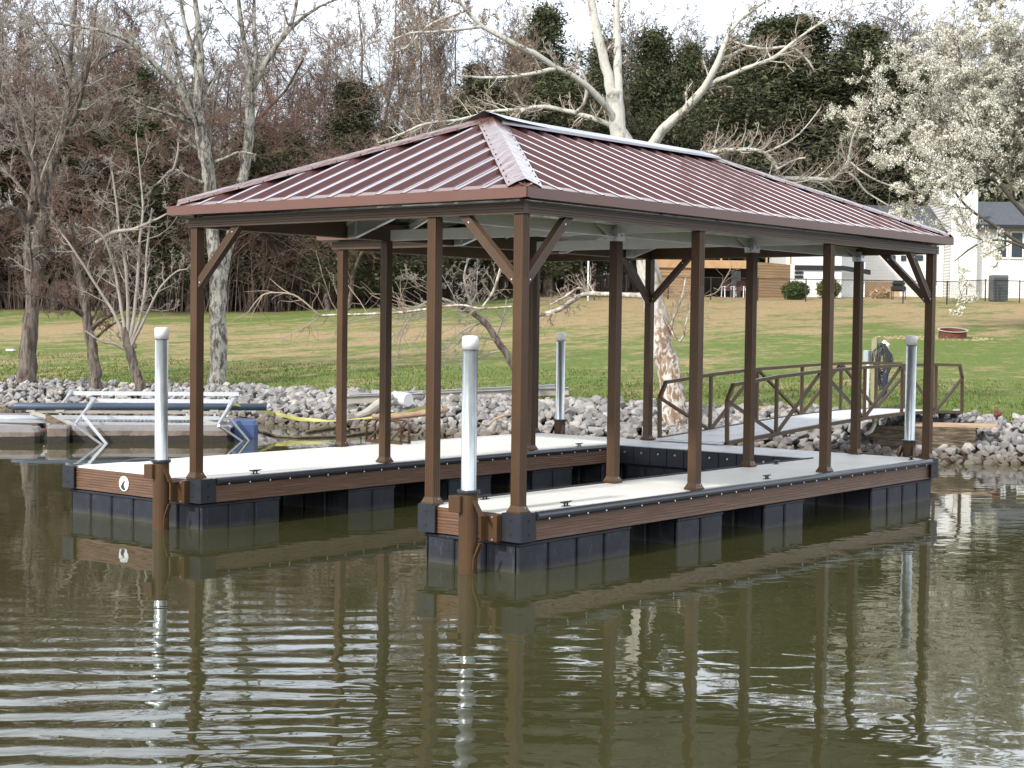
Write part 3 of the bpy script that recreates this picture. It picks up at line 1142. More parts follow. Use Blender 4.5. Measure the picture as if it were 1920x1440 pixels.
# galvanised stub brackets hanging at the beams over the slip
for (x, y) in ((2.12, 4.04), (3.85, 4.04), (5.84, 4.04), (7.3, 4.04)):
    m = MB()
    m.box(x-0.02, x+0.02, y-0.06, y+0.05, ZB-0.005, ZB+0.18, 0.002)
    m.add([(x-0.003, y-0.05, ZB), (x-0.003, y-0.05, ZB+0.19), (x-0.003, y-0.75, ZB+0.36), (x-0.003, y-0.62, ZB+0.19), (x+0.003, y-0.05, ZB), (x+0.003, y-0.05, ZB+0.19), (x+0.003, y-0.75, ZB+0.36), (x+0.003, y-0.62, ZB+0.19)], [(0, 1, 2, 3), (7, 6, 5, 4), (0, 3, 7, 4)])
    m.obox((x, y-0.05, ZB+0.0), (x, y-0.65, ZB+0.20), 0.05, 0.010)
    m.build('truss_bracket', 'alu', dock)

# diagonal braces ---------------------------------------------------------
def brace(x, y, dx, dy, r=0.60):
    m = MB()
    s0 = Vector((x+dx*0.045, y+dy*0.045, ZB-0.54))
    s1 = Vector((x+dx*r, y+dy*r, ZB+0.0))
    d = (s1-s0).normalized()
    side = Vector((dx, dy, 0)).cross(Vector((0, 0, 1)))
    n = d.cross(side)
    p = [side*a*0.86+n*b*0.95 for a, b in FLS]
    k = len(p)
    # cut ends: vertical at the post, level under the beam
    lo, hi = [], []
    D = Vector((dx, dy, 0))
    for q in p:
        t = (s0-(s0+q)).dot(D)/d.dot(D)
        lo.append(s0+q+d*t)
        t = (s1.z-(s0+q).z)/d.z
        hi.append(s0+q+d*t)
    m.add(lo+hi, [tuple(range(k-1, -1, -1)), tuple(range(k, 2*k))]+[(i, (i+1) % k, k+(i+1) % k, k+i) for i in range(k)])
    m.cur = 1
    for f, t in ((s0, 0.04), (s1, -0.08)):
        c = f+d*t+Vector((0, 0, -0.02 if t > 0 else 0))
        m.tube([c+side*0.034, c+side*0.037], 0.008, 8)
        m.tube([c-side*0.034, c-side*0.037], 0.008, 8)
    return m.build('brace', ['beam', 'screw'], dock)
for x, y, dirs in ((0.095, 0.10, ((1, 0), (0, 1))), (0.095, 4.14, ((0, -1), )), (7.93, 0.10, ((-1, 0), (0, 1))), (7.93, 4.14, ((-1, 0), (0, -1)))):
    for dx, dy in dirs:
        brace(x, y, dx, dy)

# ---- hipped roof ---------------------------------------------------------
EX0, EX1, EY0, EY1 = -0.115, 8.075, -0.115, 4.35
EZ = 3.132                       # top of the fascia
HW = (EY1-EY0)/2
RISE = 4.06-EZ
SL = RISE/HW
def ribs(s0, s1):
    """profile (s, h) along an eave: exposed fastener panel, major ribs 0.3 m apart with two minor ones between"""
    out = [(s0, 0.0)]
    n = int(round((s1-s0)/0.29))
    p = (s1-s0)/n
    for k in range(n):
        c = s0+p*(k+0.5)
        out += [(c-0.062, 0.0), (c-0.024, 0.036), (c+0.024, 0.036), (c+0.062, 0.0)]
        if k < n-1:
            c2 = c+p/2
            out += [(c2-0.022, 0.0), (c2-0.014, 0.006), (c2+0.014, 0.006), (c2+0.022, 0.0)]
    out.append((s1, 0.0))
    return out
def slope(org, along, inw, length, hw, name, hips=(True, True), zoff=0.0, mat='roof', flip=False, slp=SL, tmax=None):
    org, along, inw = Vector(org), Vector(along), Vector(inw)
    nrm = Vector((0, 0, 1))*math.cos(math.atan(slp))-inw*math.sin(math.atan(slp))
    prf = ribs(0.0, length)
    add = []
    for c in (hw, length-hw):
        for i in range(len(prf)-1):
            if prf[i][0] < c < prf[i+1][0]:
                f = (c-prf[i][0])/(prf[i+1][0]-prf[i][0])
                add.append((c, prf[i][1]*(1-f)+prf[i+1][1]*f))
    prf = sorted(prf+add)
    vs, fs = [], []
    K = 3
    for s, h in prf:
        t = hw
        if hips[0]:
            t = min(t, s)
        if hips[1]:
            t = min(t, length-s)
        t = max(t, 0.0)
        for k in range(K):
            q = t*k/(K-1)
            p = org+along*s+inw*q+Vector((0, 0, slp*q))+nrm*(h+zoff)
            vs.append(p)
    n = len(prf)
    for i in range(n-1):
        for k in range(K-1):
            f = (i*K+k, (i+1)*K+k, (i+1)*K+k+1, i*K+k+1)
            fs.append(f[::-1] if flip else f)
    return to_obj(name, vs, fs, mat, dock)
zr = EZ-0.028
IN = 0.012
slope((EX0+IN, EY1-IN, zr), (0, -1, 0), (1, 0, 0), EY1-EY0-2*IN, HW-IN, 'roof_panel')
slope((EX0+IN, EY0+IN, zr), (1, 0, 0), (0, 1, 0), EX1-EX0-2*IN, HW-IN, 'roof_panel')
slope((EX1-IN, EY0+IN, zr), (0, 1, 0), (-1, 0, 0), EY1-EY0-2*IN, HW-IN, 'roof_panel')
slope((EX1-IN, EY1-IN, zr), (-1, 0, 0), (0, -1, 0), EX1-EX0-2*IN, HW-IN, 'roof_panel')
for args in (((EX0+IN, EY1-IN, zr), (0, -1, 0), (1, 0, 0), EY1-EY0-2*IN, HW-IN), ((EX0+IN, EY0+IN, zr), (1, 0, 0), (0, 1, 0), EX1-EX0-2*IN, HW-IN),
             ((EX1-IN, EY0+IN, zr), (0, 1, 0), (-1, 0, 0), EY1-EY0-2*IN, HW-IN), ((EX1-IN, EY1-IN, zr), (-1, 0, 0), (0, -1, 0), EX1-EX0-2*IN, HW-IN)):
    slope(*args, 'roof_underside', zoff=-0.006, mat='under', flip=True)
# wing roof
WE0, WYE = 3.86, 6.39
whw = (EX1-WE0)/2
wsl = RISE/whw
def wing_slope(zoff, mat, name, flip):
    # left hip of the wing (faces +y) and its two sides
    slope((EX1-IN, WYE-IN, zr), (-1, 0, 0), (0, -1, 0), EX1-WE0-2*IN, whw-IN, name, zoff=zoff, mat=mat, flip=flip, slp=wsl)
    slope((WE0+IN, WYE-IN, zr), (0, -1, 0), (1, 0, 0), WYE-EY1+0.6, whw-IN, name, hips=(True, False), zoff=zoff, mat=mat, flip=flip, slp=wsl)
    slope((EX1-IN, EY1-0.6, zr), (0, 1, 0), (-1, 0, 0), WYE-EY1+0.6, whw-IN, name, hips=(False, True), zoff=zoff, mat=mat, flip=flip, slp=wsl)
wing_slope(0.0, 'roof', 'wing_roof_panel', False)
# fascia boards
def fascia(a, b, out, extra=0.0):
    a, b, out = Vector((*a, 0)), Vector((*b, 0)), Vector(out)
    zb = EZ-0.086
    poly = [(0, zb), (0, EZ), (-0.085, EZ+0.035), (-0.085, EZ+0.0315), (-0.0045, EZ-0.0035), (-0.0045, zb+0.004), (-0.045, zb+0.004), (-0.045, zb)]
    return MB().prism(poly, a, b, out, (0, 0, 1)).build('fascia', 'fascia', dock)
fascia((EX0, EY0), (EX0, EY1), (-1, 0, 0))
fascia((EX0, EY0), (EX1, EY0), (0, -1, 0))
fascia((EX1, EY0), (EX1, WYE), (1, 0, 0))
fascia((EX0, EY1), (WE0, EY1), (0, 1, 0))
fascia((WE0, EY1), (WE0, WYE), (-1, 0, 0))
fascia((WE0, WYE), (EX1, WYE), (0, 1, 0))
# soffit strips closing the eaves (dark underside)
m = MB()
zs = EZ-0.082
m.box(EX0+0.006, BX0+0.03, EY0+0.006, EY1-0.006, zs, zs+0.004)
m.box(BX0+0.03, EX1-0.006, EY0+0.006, BY0+0.03, zs, zs+0.004)
m.box(BX1-0.03, EX1-0.006, BY0+0.03, WYE-0.006, zs, zs+0.004)
m.box(BX0+0.03, WE0-0.002, BY1-0.03, EY1-0.006, zs, zs+0.004)
m.box(WE0+0.006, WX0+0.03, BY1+0.2, WYE-0.006, zs, zs+0.004)
m.box(WX0+0.03, BX1-0.03, WY1-0.03, WYE-0.006, zs, zs+0.004)
m.build('soffit', 'beam', dock)
# screws along the eaves (tiny heads on the drip edge), hip caps
def hip_cap(c0, c1, za, zb_):
    a, b = Vector((*c0, za)), Vector((*c1, zb_))
    d = (b-a).normalized()
    horiz = Vector((d.x, d.y, 0)).normalized()
    s = horiz.cross(Vector((0, 0, 1)))
    # the two roof planes meet along the hip: each wing of the cap follows its plane
    def wing(sg, wdt):
        # horizontal direction perpendicular to the hip, dropping with the slope
        drop = SL/math.sqrt(2)*1.0
        return s*sg*wdt-Vector((0, 0, 1))*(drop*wdt)
    vs, fs = [], []
    rnd = random.Random(int(a.x*10+a.y*7+3))
    N = 26
    lift = 0.026
    for i in range(N+1):
        p = a.lerp(b, i/N)
        tp = min(1, i/3.0) if True else 1
        jit = lambda k: rnd.uniform(-k, k)
        w = 0.145
        vs += [p+wing(-1, w)+Vector((0, 0, lift-0.012+jit(0.0015))), p+wing(-1, w*0.5)+Vector((0, 0, lift+0.004+jit(0.005))),
               p+Vector((0, 0, lift+0.012)),
               p+wing(1, w*0.5)+Vector((0, 0, lift+0.004+jit(0.005))), p+wing(1, w)+Vector((0, 0, lift-0.012+jit(0.0015)))]
    for i in range(N):
        for k in range(4):
            fs.append((i*5+k, (i+1)*5+k, (i+1)*5+k+1, i*5+k+1))
    m = MB().add(vs, fs)
    m.cur = 1
    for i in range(1, N, 2):
        for q in (i*5, i*5+4):
            v = m.v[q]*0.84+m.v[i*5+2]*0.16
            m.lathe([(0.007, -0.004), (0.007, 0.006), (0.0, 0.009)], v, 6)
    o = m.build('hip_cap', ['hip', 'hole'], dock)
    return o
XA, XB, YC = EX0+HW, EX1-HW, (EY0+EY1)/2
for c0, c1 in (((EX0, EY0), (XA, YC)), ((EX0, EY1), (XA, YC)), ((EX1, EY0), (XB, YC)), ((EX1, EY1), (XB, YC))):
    a = Vector((*c0, 0)).lerp(Vector((*c1, 0)), 0.035)
    hip_cap((a.x, a.y), c1, EZ+RISE*0.035, EZ+RISE)
# ridge cap: bent sheet standing proud of the ribs, pale metal
m = MB()
zc = EZ+RISE+0.040
wd, dp = 0.23, 0.080
def ridge_ring(x, k=1.0, lift=0.0):
    return [(x, YC-wd*k, zc-dp*k+lift), (x, YC-wd*k*0.5, zc-dp*k*0.45+lift), (x, YC, zc+lift), (x, YC+wd*k*0.5, zc-dp*k*0.45+lift), (x, YC+wd*k, zc-dp*k+lift)]
rings = []
NX = 16
x0r, x1r = XA-0.12, XB+0.20
for i in range(NX+1):
    x = x0r+(x1r-x0r)*i/NX
    fl = max(0.0, 1-i/3.0)
    rings.append(ridge_ring(x, 1.0+0.25*fl, 0.03*fl))
vs = [q for r in rings for q in r]
vs2 = [(a, b, c-0.004) for a, b, c in vs]
fs = [(i*5+k, (i+1)*5+k, (i+1)*5+k+1, i*5+k+1) for i in range(NX) for k in range(4)]
m.add(vs+vs2, fs+[tuple(j+len(vs) for j in f[::-1]) for f in fs])
# down-turned hems
for sg in (-1, 1):
    m.add([(x0r, YC+sg*wd, zc-dp), (x1r, YC+sg*wd, zc-dp), (x1r, YC+sg*(wd+0.004), zc-dp-0.022), (x0r, YC+sg*(wd+0.004), zc-dp-0.035)], [(0, 1, 2, 3)])
m.build('ridge_cap', 'ridge', dock)
# folded end of the ridge cap at the far apex
m = MB()
m.add([(x1r, YC-wd, zc-dp), (x1r+0.02, YC, zc+0.01), (x1r+0.30, YC-0.02, zc-0.13), (x1r+0.02, YC+wd, zc-dp)], [(0, 2, 1), (1, 2, 3)])
m.build('ridge_cap_end', 'hip', dock)
# foam closure visible as dark teeth beneath the cap is simply the shaded rib gaps
# hip rafters, ridge pipe and purlins below the sheets
m = MB()
zi = EZ-0.055
for c0, c1 in (((EX0+0.2, EY0+0.2), (XA, YC)), ((EX0+0.2, EY1-0.2), (XA, YC)), ((EX1-0.2, EY0+0.2), (XB, YC)), ((EX1-0.2, EY1-0.2), (XB, YC))):
    m.obox((*c0, zi-0.0), (*c1, EZ+RISE-0.11), 0.05, 0.08)
m.obox((XA, YC, EZ+RISE-0.08), (XB, YC, EZ+RISE-0.08), 0.05, 0.10)
m.build('hip_rafter', 'under', dock)
m = MB()
for f in (0.36, 0.70):
    zz = EZ+RISE*f-0.10
    xx0, xx1, yy0, yy1 = EX0+HW*f, EX1-HW*f, EY0+HW*f, EY1-HW*f
    m.obox((xx0, yy0, zz), (xx1, yy0, zz), 0.04, 0.05)
    m.obox((xx0, yy1, zz), (xx1, yy1, zz), 0.04, 0.05)
    m.obox((xx0, yy0+0.03, zz), (xx0, yy1-0.03, zz), 0.04, 0.05)
    m.obox((xx1, yy0+0.03, zz), (xx1, yy1-0.03, zz), 0.04, 0.05)
m.build('purlin', 'under', dock)
for x in (XA, 3.1, 4.8, XB):
    m = MB()
    m.obox((x, EY0+0.2, zi), (x, YC, EZ+RISE-0.11), 0.04, 0.07)
    m.obox((x, EY1-0.2, zi), (x, YC, EZ+RISE-0.11), 0.04, 0.07)
    m.build('rafter', 'under', dock)

# ------------------------------------------------------------------ gangway
gw = thing('gangway', 'arched brown railed gangway with pale boards leading from the dock to the bank', 'gangway')
GX = [7.99, 9.27, 10.56, 11.92, 13.2, 14.45, 15.50]
def gz(x):
    return interp(x, GX, [ZD+0.03, 0.572, 0.635, 0.69, 0.715, 0.70, 0.655])
def gt(x):
    return interp(x, [8.12]+GX[1:6]+[15.38], [1.275, 1.36, 1.42, 1.455, 1.475, 1.47, 1.445])
GY0, GY1 = 2.92, 3.98
m = MB()
x = 7.86
while x < 15.55:
    xa, xb = x+0.003, x+0.137
    za, zb_ = gz(max(xa, 7.99)), gz(max(xb, 7.99))
    m.add([(xa, GY0+0.03, za-0.02), (xb, GY0+0.03, zb_-0.02), (xb, GY1-0.03, zb_-0.02), (xa, GY1-0.03, za-0.02), (xa, GY0+0.03, za+0.012), (xb, GY0+0.03, zb_+0.012), (xb, GY1-0.03, zb_+0.012), (xa, GY1-0.03, za+0.012)],
          [(3, 2, 1, 0), (4, 5, 6, 7), (0, 1, 5, 4), (1, 2, 6, 5), (2, 3, 7, 6), (3, 0, 4, 7)])
    x += 0.14
m.build('walking_boards', 'deck2', gw)
for y in (GY0, GY1):
    rl = bpy.data.objects.new('side_truss', None)
    COL.objects.link(rl)
    rl.parent = gw
    m = MB()
    for a, b in zip(GX[:-1], GX[1:]):
        for k in range(3):
            xa, xb = a+(b-a)*k/3, a+(b-a)*(k+1)/3
            m.obox((xa, y, gz(xa)), (xb+0.01, y, gz(xb)), 0.05, 0.05)
    m.build('bottom_chord', 'beam', rl)
    m = MB()
    tx = [8.12]+GX[1:6]+[15.38]
    for a, b in zip(tx[:-1], tx[1:]):
        for k in range(3):
            xa, xb = a+(b-a)*k/3, a+(b-a)*(k+1)/3
            m.obox((xa, y, gt(xa)), (xb+0.008, y, gt(xb)), 0.05, 0.045)
    m.build('handrail', 'beam', rl)
    for (p, q) in (((GX[0], gz(GX[0])), (7.97, 1.07)), ((7.97, 1.06), (8.12, gt(8.12))), ((GX[-1], gz(GX[-1])), (15.49, 1.25)), ((15.49, 1.24), (15.38, gt(15.38)))):
        MB().obox((p[0], y, p[1]), (q[0], y, q[1]), 0.045, 0.045, (0, 1, 0)).build('end_post', 'beam', rl)
    for k in range(1, 6):
        MB().obox((GX[k], y, gz(GX[k])), (GX[k], y, gt(GX[k])), 0.042, 0.042, (0, 1, 0)).build('upright', 'beam', rl)
    nodes = [(7.97, 1.07), (GX[1], gz(GX[1])), (GX[2], gt(GX[2])), (GX[3], gz(GX[3])), (GX[4], gt(GX[4])), (GX[5], gz(GX[5])), (15.49, 1.23)]
    for p, q in zip(nodes[:-1], nodes[1:]):
        MB().obox((p[0], y, p[1]), (q[0], y, q[1]), 0.036, 0.04, (0, 1, 0)).build('diagonal', 'beam', rl)
for k in range(7):
    MB().obox((GX[k], GY0+0.026, gz(GX[k])-0.025), (GX[k], GY1-0.026, gz(GX[k])-0.025), 0.04, 0.04).build('cross_member', 'beam', gw)
for y in (GY0, GY1):
    MB().tube([(15.2, y-0.06, gz(15.2)-0.065), (15.2, y+0.06, gz(15.2)-0.065)], 0.035, 12).build('roller', 'rubber', gw)
# ------------------------------------------------------------------ riprap stones
from mathutils import geometry as _g
import bmesh
_np = np


def hull_rock(seed, n=15, flat=0.72):
    rnd = random.Random(seed)
    bm = bmesh.new()
    for _ in range(n):
        v = Vector((rnd.gauss(0, 1), rnd.gauss(0, 1), rnd.gauss(0, 1))).normalized()*rnd.uniform(0.80, 1.0)
        bm.verts.new((v.x*rnd.uniform(0.95, 1.1), v.y*0.82, v.z*flat))
    r = bmesh.ops.convex_hull(bm, input=bm.verts)
    for g in r['geom_interior']:
        if isinstance(g, bmesh.types.BMVert) and g.is_valid:
            bm.verts.remove(g)
    bmesh.ops.dissolve_limit(bm, angle_limit=R(14), verts=bm.verts, edges=bm.edges)
    bmesh.ops.bevel(bm, geom=list(bm.edges), offset=0.035, segments=1, affect='EDGES', clamp_overlap=True)
    bmesh.ops.triangulate(bm, faces=bm.faces)
    bm.verts.ensure_lookup_table()
    for v in bm.verts:
        v.co *= 1+rnd.uniform(-0.025, 0.025)
    vs = [tuple(v.co) for v in bm.verts]
    fs = [tuple(v.index for v in f.verts) for f in bm.faces]
    bm.free()
    return vs, fs


ROCKS = [hull_rock(100+i, 12+i % 7, 0.62+0.05*(i % 4)) for i in range(14)]
RK_ME = []
for i, (vs, fs) in enumerate(ROCKS):
    me = bpy.data.meshes.new('stone')
    me.from_pydata(vs, [], fs)
    me.materials.append(MT['rock'])
    RK_ME.append(me)
rnd = random.Random(11)
spots = []
px = -420.0
while px < 2500:
    ds = interp(px, SH_PX, SH_D)
    e = -0.55
    while e < 3.5:
        d = ds+e
        big = interp(px, [0, 350, 500, 1200, 1500, 2000], [0.105, 0.115, 0.140, 0.155, 0.125, 0.118])
        for lay in range(2):
            q = px+rnd.uniform(-1, 1)*big*0.9/d*F
            dd = d+rnd.uniform(-0.12, 0.12)
            s = big*rnd.uniform(0.62, 1.35)*(0.85 if lay else 1.0)
            if e > 3.1+rnd.uniform(-0.5, 0.3):
                continue
            if rnd.random() < 0.06:
                s *= 1.35
            p = gp(q, dd)
            p.z += s*0.25+lay*0.06+0.07*math.sin(PI*min(1, max(0, (e+0.4)/3.6)))
            spots.append((q, dd, p, s))
        e += 0.195
    px += 0.225/ds*F
def skip(q, d):
    return 1640 < q < 1835 and 25.0 < d < 26.6
spots = [s for s in spots if not skip(s[0], s[1])]
# the 300 that show largest stay single stones
def vis(s):
    q, d, p, r = s
    if not (0 < q < 1920) or p.z < 0.03:
        return 0
    if 280 < q < 420:
        return r/d*0.6
    return r/d*(1.25 if q > 1760 or 1000 < q < 1600 or 440 < q < 600 else 0.9)
order = sorted(range(len(spots)), key=lambda i: -vis(spots[i]))
single = set(order[:300])
for i in order[:300]:
    q, d, p, s = spots[i]
    o = bpy.data.objects.new('riprap_stone', RK_ME[rnd.randrange(14)])
    COL.objects.link(o)
    o.location = p
    o.scale = (s*rnd.uniform(0.9, 1.2), s*rnd.uniform(0.85, 1.1), s*rnd.uniform(0.8, 1.1))
    o.rotation_euler = (rnd.uniform(-0.7, 0.7), rnd.uniform(-0.7, 0.7), rnd.uniform(0, 6.28))
    tag(o, 'large grey angular stone among the riprap along the water edge', 'stone', 'riprap stones along the bank')
vs, fs = [], []
for i, (q, d, p, s) in enumerate(spots):
    if i in single:
        continue
    rv, rf = ROCKS[rnd.randrange(14)]
    m3 = (Matrix.Rotation(rnd.uniform(0, 6.28), 3, 'Z') @ Matrix.Rotation(rnd.uniform(-0.7, 0.7), 3, 'X') @ Matrix.Rotation(rnd.uniform(-0.7, 0.7), 3, 'Y'))
    a = _np.array(rv)*s*rnd.uniform(0.85, 1.15)
    a = a @ _np.array(m3).T+_np.array(p)
    b = len(vs)
    vs += a.tolist()
    fs += [(x+b, y+b, z+b) for x, y, z in rf]
o = to_obj('riprap', vs, fs, 'rock')
tag(o, 'bank of small grey riprap rubble between the water and the lawn', 'riprap', kind='stuff')

# grass blades on the lawn close to the stones
vs, fs = [], []
for _ in range(30000):
    q = rnd.uniform(-60, 1980)
    t = rnd.random()
    ds = interp(q, SH_PX, SH_D)
    d = ds+2.9+t*t*9
    p = gp(q, d)
    h = rnd.uniform(0.025, 0.075)*(1.5 if t < 0.12 else 1.0)
    w = rnd.uniform(0.006, 0.013)*(1+d/60)
    a = rnd.uniform(0, PI)
    dx, dy = math.cos(a)*w, math.sin(a)*w
    b = len(vs)
    vs += [(p.x-dx, p.y-dy, p.z-0.01), (p.x+dx, p.y+dy, p.z-0.01), (p.x+rnd.uniform(-0.04, 0.04), p.y+rnd.uniform(-0.04, 0.04), p.z+h)]
    fs.append((b, b+1, b+2))
o = to_obj('lawn_grass', vs, fs, 'grass')
tag(o, 'short green grass blades on the lawn above the stones', 'grass', kind='stuff')


def at_g(u, v, D, dz=0.0):
    return at(u, v, D)


# ------------------------------------------------------------------ abutment
ab = thing('timber_abutment', 'weathered dark timber abutment block under the bank end of the gangway', 'abutment', (0, 0, 0))
a0, a1 = gp(1640, 25.3), gp(1832, 25.0)
dirv = Vector((a1.x-a0.x, a1.y-a0.y, 0)).normalized()
bk = Vector((-dirv.y, dirv.x, 0))
if bk.dot(FH) < 0:
    bk = -bk
for k, (z0, z1) in enumerate(((0.02, 0.27), (0.275, 0.50))):
    m = MB()
    A = Vector((a0.x, a0.y, (z0+z1)/2))+bk*0.12
    B = Vector((a1.x, a1.y, (z0+z1)/2))+bk*0.12
    m.obox(A-dirv*(0.1 if k else 0), B, 0.22, z1-z0)
    m.build('timber_beam', 'old_wood', ab)
for k in range(4):
    o0 = Vector((a0.x, a0.y, 0.522))+bk*(0.08+k*0.17)+dirv*0.55
    MB().obox(o0, o0+dirv*(1.25+0.05*k), 0.155, 0.035).build('top_board', 'tan_wood', ab)

# rusty chunk on the stones at the right
p = at(1869, 777, 26.0)
m = MB()
rr = random.Random(4)
for k in range(9):
    c = Vector((rr.uniform(-0.08, 0.08), rr.uniform(-0.04, 0.04), rr.uniform(-0.03, 0.05)))
    m.lathe([(0.0, -0.035), (0.028, -0.02), (0.036, 0.005), (0.022, 0.03), (0.0, 0.04)], p+c, 7)
m.tube([p+Vector((0, 0, -0.09)), p], 0.02, 6)
tag(m.build('rusty_valve', 'rust'), 'small lumpy rusty red metal fitting standing on the stones at right', 'metal fitting')

# white pvc elbow by the abutment
pts = [at(1622, 815, 25.0), at(1634, 808, 25.0), at(1640, 795, 25.0), at(1637, 782, 25.1)]
tag(MB().tube(pts, 0.03, 8).build('conduit_pipe', 'pvc', None, True), 'curved white plastic pipe coming out of the stones under the gangway', 'pipe')

# utility post, meter box, hose
up_ = thing('utility_post', 'olive wooden post with grey electrical box and white conduit behind the gangway', 'utility post', gp(1640, 29.0))
o3 = up_.location
def rel(v):
    return Vector(v)-o3
D_ = 29.0
top = at(1638, 634, D_)
m = MB().box(-0.05, 0.05, -0.05, 0.05, 0.0, top.z-o3.z)
m.build('post', 'green_post', up_)
b0 = rel(at(1626, 668, D_))
m = MB().box(b0.x-0.07, b0.x+0.07, b0.y-0.05, b0.y+0.05, b0.z-0.12, b0.z+0.11, 0.01)
m.build('meter_box', 'grey_box', up_)
m = MB().tube([rel(at(1628, 681, D_)), rel(at(1624, 775, D_))], 0.035, 8)
m.build('conduit', 'pvc', up_)
m = MB().tube([rel(at(1655, 641, D_)), rel(at(1663, 648, D_)), rel(at(1664, 655, D_))], [0.05, 0.06, 0.02], 8)
m.build('lamp_head', 'pvc', up_)
rh = random.Random(8)
m = MB()
for k in range(15):
    c = at(1655+rh.uniform(-5, 5), 645+rh.uniform(-2, 4), D_-0.08)
    half = rh.uniform(0.05, 0.15)
    ln = rh.uniform(0.45, 0.85)
    pts = []
    for i in range(17):
        t = 2*PI*i/16
        sx = math.sin(t)*half*(1.0 if math.cos(t) < 0.4 else 0.55)
        pts.append(c+RH*sx+Vector((0, 0, -ln/2+ln/2*math.cos(t)))+FH*rh.uniform(-0.03, 0.03))
    m.tube(pts, 0.013, 6, False)
tag(m.build('coiled_hose', 'hose', None, True), 'dark coiled hose hanging on the utility post', 'hose')
m = MB()
m.tube([at(1659, 700, D_-0.15), at(1660, 722, D_-0.15), at(1658, 740, D_-0.15), at(1656, 752, D_-0.15)], [0.03, 0.05, 0.045, 0.02], 8)
tag(m.build('hanging_cloth', 'denim', None, True), 'dark blue cloth hanging below the coiled hose', 'cloth')

# fire pit ring
fp = thing('fire_pit_ring', 'rusty steel fire pit ring standing on the lawn at right', 'fire pit', gp(1784, 52.5, -0.04))
fp.rotation_euler = Matrix.Rotation(R(9), 3, RH).to_euler()
m = MB().lathe([(0.445, 0.0), (0.445, 0.30), (0.432, 0.30), (0.432, 0.0)], (0, 0, 0.01), 36)
m.build('ring', 'rust', fp)
m = MB().lathe([(0.432, 0.302), (0.50, 0.302), (0.50, 0.318), (0.432, 0.318), (0.432, 0.302)], (0, 0, 0.01), 36, False)
m.build('rim', 'grey_wood', fp)
MB().lathe([(0.43, 0.1), (0.0, 0.12)], (0, 0, 0), 24).build('ash_bed', 'hole', fp)
for k in range(10):
    t = 2*PI*k/10
    c = Vector((math.cos(t)*0.448, math.sin(t)*0.448, 0.14))
    tv = Vector((-math.sin(t), math.cos(t), 0))
    nv = Vector((math.cos(t), math.sin(t), 0))
    MB().prism([(-0.07, -0.03), (-0.03, 0.0), (0.0, 0.04), (0.02, -0.015), (0.07, 0.02), (0.04, -0.035)], c, c+nv*0.003, tv, (0, 0, 1)).build('cutout', 'old_wood', fp)
# ring of bare stones/ash round the pit
m = MB()
c0 = gp(1748, 52.3)
for _ in range(420):
    a, r = rnd.uniform(0, 6.28), math.sqrt(rnd.random())
    q = c0+RH*(math.cos(a)*r*1.95)+FH*(math.sin(a)*r*1.1)
    z = gxy(q.x, q.y)
    s = rnd.uniform(0.02, 0.055)
    m.add([(q.x-s, q.y-s*0.6, z), (q.x+s, q.y-s*0.4, z), (q.x+s*0.6, q.y+s, z), (q.x-s*0.5, q.y+s, z), (q.x, q.y, z+s*0.6)], [(0, 1, 4), (1, 2, 4), (2, 3, 4), (3, 0, 4)])
tag(m.build('fire_pit_gravel', 'tan_wood'), 'patch of pale gravel and ash around the fire pit ring', 'gravel', kind='stuff')

# aluminium rails lying on the bank
rl = thing('metal_rails', 'pair of long grey metal beams lying on the grass behind the stones', 'beam', gp(850, 31.5))
o3 = rl.location
for k, (u0, v0, u1, v1, dd, h) in enumerate(((640, 750, 1066, 727, 31.6, 0.15), (655, 745, 1040, 720, 32.3, 0.12))):
    A, B = rel(at(u0, v0, dd-0.3)), rel(at(u1, v1+6, dd+0.6))
    poly = [(-0.05, -h/2), (0.05, -h/2), (0.05, -h/2+0.012), (0.008, -h/2+0.012), (0.008, h/2-0.012), (0.05, h/2-0.012), (0.05, h/2), (-0.05, h/2), (-0.05, h/2-0.012), (-0.008, h/2-0.012), (-0.008, -h/2+0.012), (-0.05, -h/2+0.012)]
    d = (B-A).normalized()
    xx = d.cross(Vector((0, 0, 1))).normalized()
    MB().prism(poly, A, B, xx, xx.cross(d)).build('rail', 'grey_wood' if k == 0 else 'alu', rl)
b0 = rel(at(735, 749, 31.2))
MB().box(b0.x-0.1, b0.x+0.1, b0.y-0.06, b0.y+0.06, b0.z-0.1, b0.z+0.09, 0.01).build('block', 'tan_wood', rl)

# boards lying behind the gangway
bd = thing('board_stack', 'stack of weathered boards lying on the grass behind the gangway', 'boards', gp(1400, 28.8))
o3 = bd.location
for k in range(5):
    A = rel(gp(1310+rnd.uniform(-8, 8), 28.5+k*0.15, 0.02+0.035*(k % 3)))
    B = rel(gp(1500+rnd.uniform(-16, 12), 28.6+k*0.13, 0.02+0.035*(k % 3)))
    MB().obox(A, B, 0.12, 0.03).build('board', 'grey_wood' if k != 2 else 'tan_wood', bd)

# white bucket on its side
A, B = at(737, 745, 30.6), at(766, 750, 30.3)
m = MB().tube([A, A.lerp(B, 0.05), B.lerp(A, 0.04), B], [0.09, 0.115, 0.135, 0.125], 20)
tag(m.build('white_bucket', 'bucket'), 'white plastic bucket lying on its side on the stones', 'bucket')
# old piece of post beside the bucket
m = MB().tube([at(668, 782, 29.8), at(690, 773, 29.9), at(712, 757, 30.1), at(734, 742, 30.3)], [0.05, 0.085, 0.095, 0.08], 9)
tag(m.build('driftwood_post', 'grey_wood'), 'grey weathered post leaning on the stones beside the white bucket', 'driftwood')
# dark thin pipe by it
m = MB().tube([at(690, 786, 29.6), at(716, 768, 29.8)], 0.018, 6)
tag(m.build('black_pipe', 'hose'), 'thin black pipe lying on the stones below the weathered post', 'pipe')
